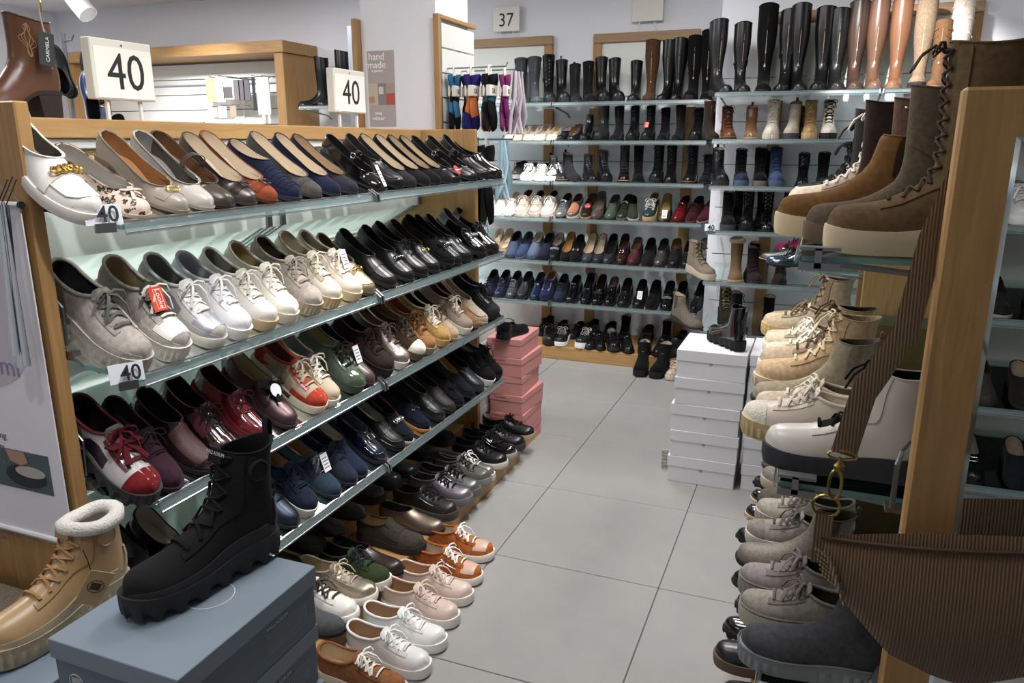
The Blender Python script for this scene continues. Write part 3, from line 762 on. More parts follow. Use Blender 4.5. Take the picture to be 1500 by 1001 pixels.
def eyes(l, y0, n, gap, u1=None, r=.0032):
    u0 = l.ridge_u(y0); u1 = u1 if u1 is not None else l.ufan-.005; mb = MB()
    for u in l.spread(u0, u1, n):
        for sd in (-1, 1):
            p = l.surf(u, gap, sd, .0018); q = l.surf(u, gap+.003, sd, .0018); nn = l.N(np.array([u]), np.array([.2]), sd)[0]; nn = nn if nn[2]+nn[0]*sd > 0 else -nn
            ey = Vector(nn); ex = ey.orthogonal().normalized(); ez = ey.cross(ex); 
            mb.tube([Vector(p)+ex*(r*math.cos(2*PI*j/8))+ez*(r*math.sin(2*PI*j/8)) for j in range(8)], .0009, 4, closed=True)
    return mb.mesh('eyelets', True, 60)
_S = {}
def style(key):
    if key in _S: return _S[key]
    k = key.split('+'); n, ex = k[0], set(k[1:]); p = None
    if n in ('pump', 'flat', 'maryjane', 'pointpump'):
        hh = .014 if n == 'flat' else .044
        l = Last('round' if n in ('flat', 'maryjane') else 'almond', hh, .008, .005, throat=.206, back=.056, sag=.007, hs=.80)
        p = base(l, dict(off=.0015, lev=((0, -.001), (1, 0)), flat=False, th=.006, n=22))
        p.append(('heel', heel_mesh(l, taper=.002 if n == 'maryjane' else .006, frac=.28 if n == 'maryjane' else .24), 's', None))
        p.append(('topline_binding', collar_mesh(l, .0015), 'b', None))
        if n == 'maryjane':
            z = float(l.zf(.13)); p.append(('strap', stripe_bar(l, .135, z+.042, z+.074, .034, .014), 'a', None))
            p.append(('buckle', ringtube((.030, .135, z+.060), .008, .008, .0016, 'yz', 12, True).mesh('buckle', True), 'm', None))
        if 'bow' in ex: p.append(('bow', bow(l, .214, .02, .8), 'a', None))
        for q in ('oval', 'buckle', 'jewel', 'chain', 'bit'):
            if q in ex and n != 'maryjane':
                p.append(('ornament_band', patches(l, [(l.ridge_u(.232), l.ridge_u(.212), 0, .55, .0016, 4, 7)], 'band'), 'a', None)); p.append((q, bit(l, .222, q), 'm', None))
        if 'studs' in ex: p.append(('studs', dots(l, l.ridge_u(.235), .97, .03, 16), 'm', None))
        if 'band' in ex: p.append(('vamp_band', patches(l, [(l.ridge_u(.225), l.ridge_u(.208), 0, .9, .002, 4, 9)], 'band'), 'a', None))
    elif n in ('loafer', 'moc', 'slipon', 'heelloafer'):
        plat = bool(ex & {'plat', 'wedge'})
        l = Last('almond' if n == 'heelloafer' else 'oval', .048 if n == 'heelloafer' else (.036 if plat else .026), .022 if plat else .011, .006, throat=.142 if n == 'slipon' else .156, back=.056, sag=.012, hs=.86)
        so = dict(off=.003, lug=.006 if 'plat' in ex else 0, n=28)
        if n == 'heelloafer': so = dict(off=.0015, lev=((0, -.001), (1, 0)), flat=False, th=.006, n=22)
        p = base(l, so)
        if n == 'heelloafer': p.append(('heel', heel_mesh(l, taper=.002, frac=.28), 's', None))
        p.append(('topline_binding', collar_mesh(l, .0017), 'b', None))
        if n == 'slipon':
            if 'vamp' in ex: p.append(('vamp_panel', patches(l, [(l.ridge_u(.25), l.ridge_u(.146), 0, .42, .0014, 12, 7)], 'vamp'), 'a', None))
            if 'ribs' in ex:
                p.append(('pleats', patches(l, [(l.ridge_u(.245-.0095*q), l.ridge_u(.239-.0095*q), 0, .5, .0022, 3, 7) for q in range(10)], 'pleats'), 'a', None))
        else:
            p.append(('apron_seam', apron(l), 'b', None))
            if not ex & {'plain'}: p.append(('saddle_strap', saddle(l), 'a', None))
        for q in ('bit', 'chain', 'jewel', 'buckle'):
            if q in ex: p.append((q, bit(l, .184, q), 'm', None))
        if 'bow' in ex: p.append(('bow', bow(l, .186, .02, .8), 'a', None))
        if 'zip' in ex: p.append(('zip', ribbon(l, l.ridge_u(.19), .25, l.ufan+.1, .45, .003, .001), 'm', None))
        if 'stitch' in ex: p.append(('welt_stitch', welt_mesh(l, .0005, .0022, 30, .008), 'b', None))
    elif n in ('sneaker', 'runner', 'chunky', 'velcro', 'mocboot'):
        th = dict(sneaker=.028, runner=.026, chunky=.036, velcro=.024, mocboot=.036)[n]
        l = Last('round', th+(.016 if n == 'runner' else .008), th, .008, throat=.134, back=.066, sag=.016, hs=.90, wide=1.0)
        so = dict(off=.0035, n=30)
        if n == 'chunky' or 'ribsole' in ex: so.update(ribs=.0035, n=40, lev=((0, -.002), (.12, 0), (.2, .0015), (.62, .0015), (.7, .001), (1, .0005)))
        if 'lug' in ex: so.update(lug=.008, n=40)
        if n == 'runner': so.update(lev=((0, -.004), (.12, 0), (.5, .002), (.85, .001), (1, -.001)))
        p = base(l, so)
        p.append(('collar', collar_mesh(l, .0042), 'b', None))
        if n == 'velcro' or 'straps' in ex:
            p.append(('tongue', tongue_mesh(l, .18, .021, .010), 'a', None))
            for ya, yb in ((.190, .172), (.164, .146)): p.append(('strap', patches(l, [(l.ridge_u(ya), l.ridge_u(yb), 0, .62, .0035, 5, 9)], 'strap'), 'a', None))
        else:
            p.append(('tongue', tongue_mesh(l, .195, .020, .016), 'a', None))
            p.append(('eyestay', lambda sd: patches(l, [(l.ridge_u(.21), l.ufan-.002, .085, .26, .0022, 9, 4)], 'eyestay', (sd,)), 'b', None))
            p.append(('laces', laces_mesh(l, .202, n=5, r=.0034, gap=.0165, lift=.004), 'c', None)); p.append(('lace_bow', laces_mesh(l, .202, n=5, r=.0034, gap=.0165, lift=.004, bow='only'), 'c', None))
        if 'guard' in ex: p.append(('toe_guard', lambda sd: patches(l, [(0.004, l.ridge_u(.17), .62, .99, .0016, 14, 5)], 'guard', (sd,)), 'a2', None))
        if 'cap' in ex: p.append(('toe_cap', patches(l, [(0.004, l.ridge_u(.222), 0, .985, .0013, 9, 8)], 'cap'), 'a2', None))
        if 'counter' in ex or n == 'runner': p.append(('heel_counter', lambda sd: patches(l, [(l.uh-.10, .985, .66, .995, .0016, 10, 6)], 'counter', (sd,)), 'a2', None))
        if 'side' in ex: p.append(('side_panel', lambda sd: patches(l, [(l.ridge_u(.165), l.ufan+.16, .42, .86, .0014, 10, 6)], 'side', (sd,)), 'a3', None))
        if 'zip' in ex: p.append(('zip', ribbon(l, l.ridge_u(.185), .42, l.ufan+.04, .36, .0028, .002), 'm', None))
        if 'stitch' in ex: p.append(('welt_stitch', welt_mesh(l, .001, .0026, 36, .006), 'b', None))
        if 'studs' in ex: p.append(('studs', dots(l, l.ridge_u(.19), l.ufan, .3, 9, .0022), 'm', None))
        if 'bigbow' in ex: p.append(('satin_bow', bow(l, .158, .034, 1.35), 'c2', None))
        if 'eyes' in ex: p.append(('eyelets', eyes(l, .202, 5, .0175), 'm', None))
        if 'vamp' in ex: p.append(('vamp_panel', patches(l, [(l.ridge_u(.252), l.ridge_u(.205), 0, .55, .0012, 8, 7)], 'vamp'), 'a3', None))
    elif n == 'derby':
        l = Last('almond' if 'slim' in ex else 'oval', .034 if 'heel' in ex else .024, .011, .006, throat=.138, back=.060, sag=.014, hs=.85)
        p = base(l, dict(off=.0035, n=28, lug=.006 if 'lug' in ex else 0))
        p.append(('topline_binding', collar_mesh(l, .0017), 'b', None)); p.append(('tongue', tongue_mesh(l, .18, .018, .014), 'a', None))
        p.append(('quarter', lambda sd: patches(l, [(l.ridge_u(.19), l.ufan+.10, .10, .62, .0018, 9, 5)], 'quarter', (sd,)), 'b', None))
        p.append(('laces', laces_mesh(l, .188, n=4, r=.0018, gap=.011, flat=.9, hang=.8, lift=.003), 'c', None)); p.append(('lace_bow', laces_mesh(l, .188, n=4, r=.0018, gap=.011, flat=.9, hang=.8, lift=.003, bow='only'), 'c', None))
        if 'cap' in ex: p.append(('toe_cap', patches(l, [(0.004, l.ridge_u(.218), 0, .985, .0012, 9, 8)], 'cap'), 'a2', None))
        if 'perf' in ex: p.append(('perforations', dots(l, l.ridge_u(.25), l.ridge_u(.19), .3, 8, .0013), 'm', None))
        if 'zip' in ex: p.append(('zip', ribbon(l, l.ridge_u(.17), .42, l.ufan+.04, .36, .0026, .002), 'm', None))
        if 'bigbow' in ex: p.append(('satin_bow', bow(l, .15, .03, 1.5), 'c2', None))
        if 'welt' in ex: p.append(('welt', welt_mesh(l, .005, .0022), 'w', None))
    else:                                  # boots
        B = dict(lace=(.165, 0), lacehigh=(.22, .25), chelsea=(.165, 0), ankle=(.155, 0), mid=(.255, .5), tall=(.40, 1.0), knee=(.44, 1.0), rain=(.30, .8), slouch=(.36, .7), cowboy=(.185, .35), hike=(.175, 0), fur=(.20, .1), tallace=(.30, .55), chukka=(.135, 0))[n]
        plat = .034 if ex & {'lug', 'plat'} else (.040 if 'thick' in ex else .012)
        hl = .012 if plat > .02 else .022
        if 'heel' in ex: hl = .05
        l = Last('almond' if 'slim' in ex else 'round', plat+hl, plat, .007, boot=dict(h=B[0]+plat+hl*.5, calf=B[1], w=1.04 if n not in ('fur', 'hike', 'chukka') else 1.14, dip=-.01 if n in ('chelsea',) else (.012 if n in ('tall', 'knee', 'cowboy') else .0), fwd=.010 if n in ('tallace', 'mid', 'cowboy') else 0, lean=-.012 if n in ('lace', 'chelsea', 'hike', 'lacehigh') else 0), rr=.05, wide=1.03)
        so = dict(off=.004, n=30)
        if 'lug' in ex: so.update(lug=.011, n=40)
        if 'rib' in ex: so.update(ribs=.0035, n=40, lev=((0, -.002), (.12, 0), (.2, .0015), (.62, .0015), (.7, .001), (1, .0005)))
        if 'heel' in ex: so = dict(off=.002, lev=((0, -.001), (1, 0)), flat=False, th=.008, n=24)
        p = base(l, so, ins=False, n=36 if B[0] < .3 else 44)
        if 'heel' in ex: p.append(('heel', heel_mesh(l, th=.008, taper=.005, frac=.27), 's', None))
        if n in ('lace', 'lacehigh', 'hike', 'fur', 'tallace', 'chukka') and 'nolace' not in ex:
            u1 = .965
            p.append(('tongue', patches(l, [(l.ridge_u(.178), .995, 0, .10, .0012, 12, 4)], 'tongue'), 't', None))
            p.append(('eyestay', lambda sd: patches(l, [(l.ridge_u(.185), .985, .10, .26, .0022, 14, 4)], 'eyestay', (sd,)), 'b', None))
            p.append(('laces', laces_mesh(l, .176, n={'lacehigh': 9, 'tallace': 12}.get(n, 7), r=.0029, gap=.0175, flat=.8, u1=u1, lift=.004), 'c', None)); ('nobow' in ex) or p.append(('lace_bow', laces_mesh(l, .176, n={'lacehigh': 9, 'tallace': 12}.get(n, 7), r=.0029, gap=.0175, flat=.8, u1=u1, lift=.004, bow='only'), 'c', None))
            if 'eyes' in ex: p.append(('eyelets', eyes(l, .176, 7, .0185, u1), 'm', None))
        if n == 'chelsea' or 'gore' in ex:
            p.append(('elastic_gore', lambda sd: patches(l, [(l.uh+(.16 if n == 'chelsea' else .30)*(1-l.uh), .992 if n == 'chelsea' else l.uh+.85*(1-l.uh), .36, .64, .0012, 9, 6)], 'gore', (sd,)), 'a', None)); p.append(('pull_tab', tab(l), 'a', None))
        if n in ('mid', 'tall', 'knee') and 'seam' not in ex: p.append(('back_seam', patches(l, [(l.uh+.05, .99, .90, .99, .0012, 14, 3)], 'seam'), 'b', None))
        if n == 'rain': p.append(('top_band', patches(l, [(.95, .998, 0, 1, .0016, 3, 12)], 'band'), 'a', None)); p.append(('foxing', lambda sd: patches(l, [(.01, l.uh, .86, .995, .0016, 18, 3)], 'foxing', (sd,)), 'a', None))
        if n == 'fur' or 'fleece' in ex: p.append(('fleece_cuff', collar_mesh(l, .014), 'f', None))
        else: p.append(('topline_binding', collar_mesh(l, .0018), 'b', None))
        if 'strap' in ex:
            v = l.uh+.30*(1-l.uh); p.append(('strap', patches(l, [(v, v+.035, 0, .98, .003, 4, 12)], 'strap'), 'a', None))
            q = l.S(np.array([v+.018]), np.array([.5]), 1)[0]; p.append(('buckle', ringtube((q[0]+.005, q[1], q[2]), .010, .009, .0018, 'yz', 12, True).mesh('buckle', True), 'm', None))
        if 'strap2' in ex:
            for f in (.3, .5, .7, .88):
                v = l.uh+f*(1-l.uh); p.append(('strap', patches(l, [(v, v+.02, 0, .98, .003, 4, 12)], 'strap'), 'a', None))
                q = l.S(np.array([v+.01]), np.array([.5]), 1)[0]; p.append(('buckle', ringtube((q[0]+.005, q[1], q[2]), .010, .008, .0016, 'yz', 12, True).mesh('buckle', True), 'm', None))
        if 'cuff' in ex: v = l.uh+.36*(1-l.uh); p.append(('ankle_cuff', patches(l, [(v, v+.16*(1-l.uh), 0, .99, .004, 6, 14)], 'cuff'), 'a', None))
        if 'zip' in ex: p.append(('zip', ribbon(l, l.uh+.05*(1-l.uh), .5, .985, .5, .003, .001, 1, 16), 'm', None))
        if 'cap' in ex: p.append(('toe_cap', patches(l, [(0.004, l.ridge_u(.215), 0, .985, .0013, 9, 8)], 'cap'), 'a2', None))
        if 'foxing' in ex: p.append(('rubber_foxing', lambda sd: patches(l, [(.006, l.uh, .72, .995, .002, 22, 4), (l.uh, l.uh+.12, .86, .995, .002, 4, 3)], 'foxing', (sd,)), 'a2', None))
        if 'counter' in ex: p.append(('heel_counter', lambda sd: patches(l, [(l.uh-.10, l.uh+.30*(1-l.uh), .70, .995, .0016, 10, 6)], 'counter', (sd,)), 'a2', None))
        if 'welt' in ex: p.append(('welt', welt_mesh(l, .0055, .0022), 'w', None))
        if 'studs' in ex:
            for tt in (.3, .5, .7): p.append(('studs', dots(l, l.uh+.35*(1-l.uh), .97, tt, 8, .0026), 'm', None))
        if 'topstuds' in ex: p.append(('studs', dots(l, .955, .955, .2, 1, .004), 'm', None)); p.append(('studs', dots(l, .955, .955, .45, 1, .004), 'm', None)); p.append(('studs', dots(l, .955, .955, .7, 1, .004), 'm', None))
        if 'tab' in ex: p.append(('pull_tab', tab(l, .03), 'b', None))
        if 'sidebows' in ex:
            mb = MB()
            for f in (.35, .5, .65, .8, .93):
                v = l.uh+f*(1-l.uh); q = l.S(np.array([v]), np.array([.75]), 1)[0]
                for sd in (-1, 1): mb.tube([q, q+np.array([.006, .008*sd, .008]), q+np.array([.010, .016*sd, .002]), q], .0028, 5)
            p.append(('side_bows', mb.mesh('bows', True), 'a', None))
        if 'patchlogo' in ex:
            v = l.uh+.72*(1-l.uh); pp = l.S(np.array([v]), np.array([.52]), -1)[0]; nn = l.N(np.array([v]), np.array([.52]), -1)[0]; nn = nn if nn[0] < 0 else -nn
            M_ = Matrix.Translation(pp+nn*.0005) @ Vector(nn).to_track_quat('Z', 'Y').to_matrix().to_4x4()
            p.append(('ankle_patch', MB().lathe([(.019, -.004), (.019, .002), (.017, .004), (.0155, .0022), (.001, .0022)], 24, M_).mesh('patch', True), 'b', None))
        if 'slouch' in ex or n == 'slouch':
            for f in (.25, .4, .52, .66, .8):
                v = l.uh+f*(1-l.uh); p.append(('fold', patches(l, [(v, v+.02, .05, .95, .004+.002*math.sin(9*f), 4, 12)], 'fold'), 'u', None))
        if 'westitch' in ex:
            mb = MB()
            for sd in (-1, 1):
                for cen in (.28, .70):
                    for k in range(3):
                        ph = np.linspace(0, 1, 26); us = l.uh+(.22+.66*ph)*(1-l.uh)
                        for sg in (-1, 1):
                            tt = cen+sg*(.035+.035*k)*(np.sin(ph*PI)**.8)*(1+.55*np.sin(ph*4*PI+k)); tt = np.clip(tt, .04, .95)
                            P_ = l.S(us, tt, sd); nn = l.N(us, tt, sd); nn = nn*np.sign(nn[:, 0:1]*sd); mb.tube((P_+nn*.0007).tolist(), .0009, 4)
            p.append(('decorative_stitching', mb.mesh('stitch', True), 'c', None))
    q = []
    for e in p:                            # laces and their bow, left and right panels are parts of their own
        if callable(e[1]):
            for sd in (-1, 1): q.append((e[0], e[1](sd), e[2], e[3]))
        else: q.append(e)
    _S[key] = (q, l); return _S[key]
DEF = dict(l='Lb9a58c', s='R1c1c1e', c='K1a1a1c', m=None)
def tone(code, k):
    h = code[1:7]; v = [min(255, int(int(h[i:i+2], 16)*k)) for i in (0, 2, 4)]; return code[0]+'%02x%02x%02x' % tuple(v)
def shoe(st, toe, rz, tilt, cols, name, label, cat, group, size=.265, mirror=False, roll=0, extra=None, at='toe'):
    parts, l = style(st); k = size/L0
    M_ = Matrix.Rotation(rz, 3, 'Z') @ Matrix.Rotation(-tilt, 3, 'X')
    loc = Vector(toe)-(M_ @ Vector((0, size, 0)) if at == 'toe' else Vector((0, 0, 0)))
    t = thing(name, label, cat, loc, (-tilt, roll, rz), group); t.scale = (-k if mirror else k, k, k)
    c = dict(DEF); c.update(cols); u = c['u']
    c.setdefault('i', c['l']); c.setdefault('a', u); c.setdefault('b', tone(c['a'], .85) if 'a' not in cols else c['a']); c.setdefault('a2', c['a']); c.setdefault('a3', c['a'])
    c.setdefault('w', c['s']); c.setdefault('f', 'Ff0ece2'); c.setdefault('t', c['a']); c.setdefault('c2', c['c']); c.setdefault('b', u)
    nm = {}
    for pn, me, sl, par in parts:
        m = c[sl] if sl != 'm' else (c['m'] or CHROME)
        m = mat(m) if isinstance(m, str) else m
        nm[pn] = obj(pn, me, m, nm.get(par, t))
    if extra: hang_tag(t, l, extra)
    return t
def hang_tag(t, l, kind):
    u = max(.02, l.ufan-.04); c = l.surf(u, .010, 1, .004)
    if kind.startswith('round'):
        me = MB().lathe([(.020, 0), (.020, .0012)], 20, Matrix.Translation((c[0], c[1]+.03, c[2]+.006)) @ Matrix.Rotation(R(-35), 4, 'X')).mesh('tag')
        o = obj('hang_tag', me, mat({'roundred': 'Cb5303a', 'roundwhite': 'Cf2f2ee', 'roundblue': 'Ce8eef2'}[kind]), t)
        if kind == 'roundred': obj('tag_band', MB().box(c[0]-.017, c[0]+.017, c[1]+.024, c[1]+.034, c[2]+.0062, c[2]+.0072), mat('Cf2f2ee'), o, )
    else:
        w, h = {'card': (.017, .03), 'strip': (.009, .038), 'redcard': (.018, .027)}[kind[:7] if kind.startswith('redcard') else kind]
        M_ = Matrix.Translation((c[0], c[1]+.028, c[2]+.004)) @ Matrix.Rotation(R(-42), 4, 'X')
        o = obj('hang_tag', MB().box(-w, w, -h, h, 0, .001, M_), mat('Cdf4a2e' if kind == 'redcard' else 'Cf0f0ec'), t)
        m2 = MB()
        if kind == 'redcard':
            tm = text_mesh('Looke', .017); obj('lettering', tm, mat('Cf6f2ee'), o).matrix_local = M_ @ Matrix.Translation((-.004, 0, .0013)) @ Matrix.Rotation(PI/2, 4, 'Z')
            for a, b_, cc, d in ((-.013, .007, .021, .022), (-.013, .007, -.022, -.021), (-.013, -.012, -.022, .022), (.006, .007, -.022, .022)): m2.box(a, b_, cc, d, .001, .0014, M_)
            obj('tag_border', m2, mat('Cf6f2ee'), o)
        else:
            for q in range(4): m2.box(-w*.7, w*.7, h*.5-q*h*.35, h*.62-q*h*.35, .001, .0013, M_)
            obj('tag_print', m2, mat('C6a6ea0' if kind == 'card' else 'C55565a'), o)
    p = Vector(c); obj('tag_string', MB().tube([p, p+Vector((0, .008, .004)), p+Vector((0, .014, .006))], .0006, 4), mat('Ceeeeee'), t)

# ================================================================== shoe rows
random.seed(7)
def D(u, **k): k['u'] = u; return k
BL, BS, BP = 'L131315', 'S17171a', 'P0e0e11'
TAN, BEI, GRY, DRK = 'Lb58a56', 'Lcdbca2', 'L8d8a84', 'L2a2728'
def lbl(desc, i, what, anchor, row):
    t = '%s, %s from %s %s' % (desc, ORD[i], anchor, row)
    if len(t.split()) > 16: t = t.replace(' the ', ' ')
    if len(t.split()) > 16: print('LONG', t)
    return t
def nm(st): return 'boot' if st.split('+')[0] in ('lace', 'lacehigh', 'chelsea', 'ankle', 'mid', 'tall', 'knee', 'rain', 'slouch', 'cowboy', 'hike', 'fur', 'tallace', 'chukka') else 'shoe'
KIND = dict(pump='court_shoe', flat='ballerina_shoe', maryjane='mary_jane_shoe', loafer='loafer', heelloafer='loafer', moc='moccasin', slipon='slip_on_shoe', sneaker='sneaker', runner='sneaker', chunky='sneaker',
            velcro='velcro_shoe', mocboot='moccasin_shoe', derby='lace_up_shoe', lace='lace_up_boot', lacehigh='lace_up_boot', chelsea='chelsea_boot', ankle='ankle_boot', mid='mid_boot', tall='knee_boot', knee='knee_boot', rain='rain_boot', slouch='slouch_boot', cowboy='cowboy_boot', hike='lace_up_boot', fur='winter_boot', tallace='laced_knee_boot', chukka='strap_boot')
def put(st, toe, rz, tilt, cols, desc, i, anchor, row, group, size, opt):
    k = nm(st); what = 'boot' if k == 'boot' and 'boot' in desc and False else 'shoe'
    shoe(st, toe, rz+R(opt.get('yaw', random.uniform(-2, 2))), tilt, cols, KIND[st.split('+')[0]], lbl(desc, i, what, anchor, row), k, group, opt.get('size', size)*random.uniform(.985, 1.015), opt.get('mir', i % 2 == 0), 0, opt.get('tag'))
def row_left(k, items, row, group, size=.262):
    z = RZ[k]
    for i, (u, st, c, d, *o) in enumerate(items):
        o = o[0] if o else {}
        y = along_y(u, RX, z+.022)
        TT = R(o['tilt']) if 'tilt' in o else RT[k]
        put(st, (RX-.004, y, z+.002), -PI/2, TT, c, d, i, 'the banner', row, group, size, o)
W1 = 'Re8e4da'
row_left(0, [
 (132, 'loafer+wedge+chain', D('Le4e2da', s=W1, l='K6f6f68', m=GOLD, a='Le6e2d8', b='Le0dcd2'), 'white metallic loafer with gold chain', {'size': .285, 'tilt': 31}),
 (214, 'flat+bow', D('Xd9c3b4', s='Rb9a590', l='La9a39a', a='Xd9c3b4', b='X8a7060'), 'leopard print ballerina with bow'),
 (270, 'pump+oval', D('La59a8e', s='R8a7c6c', l='La4703c', i='Lb07a42', m=GOLD), 'taupe pump with oval metal ring'),
 (311, 'pump', D('Lbdb6ac', s='R9c9488', l='L8c8a84'), 'pale greige plain court pump'),
 (335, 'maryjane', D('L55493f', s='R2c241e', l='L7a5230', a='L4c4138', m=STEEL), 'dark brown Mary Jane with buckle'),
 (374, 'pump+buckle', D('M6f6a66', s='R3a3632', l=BEI, a='L3a2c24', m=DARKMETAL), 'pewter metallic pump with square buckle'),
 (402, 'pump+buckle', D('Sa04c28', s='R4a2414', l=BEI, a='S98482a', m=DARKMETAL), 'rust suede pump with square buckle'),
 (438, 'slipon+ribs', D('S232b45', s='R1c2030', l=BEI, a='S1e2740'), 'navy suede slip-on with pleated vamp'),
 (468, 'pump+band', D('S55524f', s='R2c2a2a', l=BEI, a='K4c4a4a'), 'grey suede pump with band'),
 (498, 'pump', D('S1f2440', s='R181a28', l=BEI), 'navy suede pump with beige lining'),
 (522, 'pump', D('S34303c', s='R201e24', l='Lb69a78'), 'aubergine grey suede pump'),
 (565, 'maryjane', D(BP, s='R0f0f10', l=DRK), 'black patent Mary Jane with white tag', {'tag': 'strip'}),
 (589, 'heelloafer', D('L1a1a1c', s='R0f0f10', l='L3a3634'), 'black leather heeled loafer'),
 (609, 'pump', D('S2f2f31', s='R141414', l=BEI), 'charcoal suede pump with beige lining'),
 (628, 'pump', D('S202022', s='R141414', l=BEI), 'black suede pump with beige lining'),
 (645, 'pump', D('S1b1b1d', s='R141414', l='Lb8a288'), 'plain black suede pump'),
 (660, 'pump+band', D('S222224', s='R141414', l='Lc0aa8c', a='K18181a'), 'black suede pump with ribbon band'),
 (674, 'maryjane', D('L18181a', s='R101010', l=DRK), 'black strap shoe with red tag', {'tag': 'roundred'}),
 (697, 'maryjane+studs', D('L141416', s='R101010', l=DRK), 'black Mary Jane with studs'),
 (716, 'heelloafer+plain', D('L171719', s='R101010', l=DRK), 'smooth black leather slip-on'),
 (733, 'slipon', D(BP, s='R101010', l=DRK), 'black patent slip-on')], "on oak rack's top shelf", 'shoes on the top shelf of the long rack')
WH = 'Ke9e7e2'
row_left(1, [
 (203, 'chunky+guard', D('Saca39b', s='Rb5aea4', l='K3a3a3e', c='K6d6c66', b='Sa39a92', a='S9a928a', a2='Sa69d95'), 'grey nubuck sneaker with grooved sole', {'size': .282}),
 (265, 'chunky+guard+vamp', D('Sb0a9a2', s='Re2dcd0', l='Kac9474', c='Kdedacd', b='Sb5aea8', a='K55504a', a2='Sb9b3ac', a3='Lece8e0'), 'beige white sneaker with red tag', {'tag': 'redcard', 'size': .272}),
 (318, 'runner+side+guard+vamp', D('Lc3bfb8', s='Rd9d4ca', l='K8d8d8a', c=WH, b='Ld9d8dc', a='Lededed', a2='Lb0adb2', a3='Mb9bcc4'), 'white grey sneaker with silver stripes'),
 (359, 'sneaker+eyes', D('Lebebef', s='Reeeeec', l='Kb9b9c2', c='Kf0f0f0', b='Ldedee4', a='Lececf0', m=CHROME), 'bright white lace-up sneaker'),
 (395, 'sneaker', D('Ldfdbd2', s='Rcdb792', l='K8c857a', c='Kd9d4c8', b='Ldad5ca', a='Ld5d0c6'), 'off-white sneaker with gum sole'),
 (428, 'sneaker+eyes+cap', D('Le6e1d6', s='Re0d8c6', l='Kb59a62', c='Kd9d2c2', b='Lded8cc', a2='Leae6dc', m=GOLD), 'cream sneaker with gold eyelets'),
 (460, 'chunky+cap', D('Sa59a90', s='Rb0a28c', l='K4a3a2c', c='K9a9088', b='Sa89e94', a='Fb9aa98', a2='Sb0a59b'), 'greige suede shearling sneaker'),
 (491, 'chunky', D('Ld6ccba', s='Rc9b48a', l='Fb3a58e', c='Kcfc5b2', b='Fb5a890', a='Lccc2b0'), 'cream fleece lined sneaker', {}),
 (521, 'sneaker+jewel', D('Ldcd0bd', s='Rd0bd98', l='L8a7c6c', c='Kd8cdbb', b='Lb9aa98'), 'cream beige sneaker with light tag', {'tag': 'card'}),
 (546, 'loafer+bit', D('Mb09a78', s='R4a4238', l='L5a4632', a='M8a785c', m=GOLD), 'gold metallic horsebit loafer'),
 (576, 'loafer', D('L1b1c1d', s='R101011', l='L1f1f20'), 'black leather penny loafer'),
 (604, 'loafer+chain', D('L19191b', s='R101011', l='L2c2522', m=DARKMETAL), 'black loafer with dark chain'),
 (623, 'derby', D('L18181a', s='R101011', l='L242220'), 'black leather shoe with thin bow'),
 (642, 'loafer+bit', D('L1a1a1c', s='R101011', l='L4a3018', m=GOLD), 'black loafer with gold bit'),
 (660, 'loafer+plat+bow', D('S1a1a1c', s='R101011', l='L1c1c1c'), 'black suede platform loafer with bow'),
 (674, 'loafer+chain', D(BL, s='R101011', l='L1f1c1c', m=STEEL), 'black leather loafer with steel chain'),
 (688, 'moc+buckle', D('L161618', s='R101011', l='L1c1c1c', m=STEEL), 'black moccasin with small buckle'),
 (709, 'loafer+plat+chain', D(BP, s='R101011', l='L4a4642', m=STEEL), 'black patent chain loafer'),
 (727, 'derby+cap', D(BP, s='R101011', l='L1c1c1c', c='L131315'), 'black patent shoe with braided bow')], "on oak rack's second shelf", 'shoes on the second shelf of the long rack')
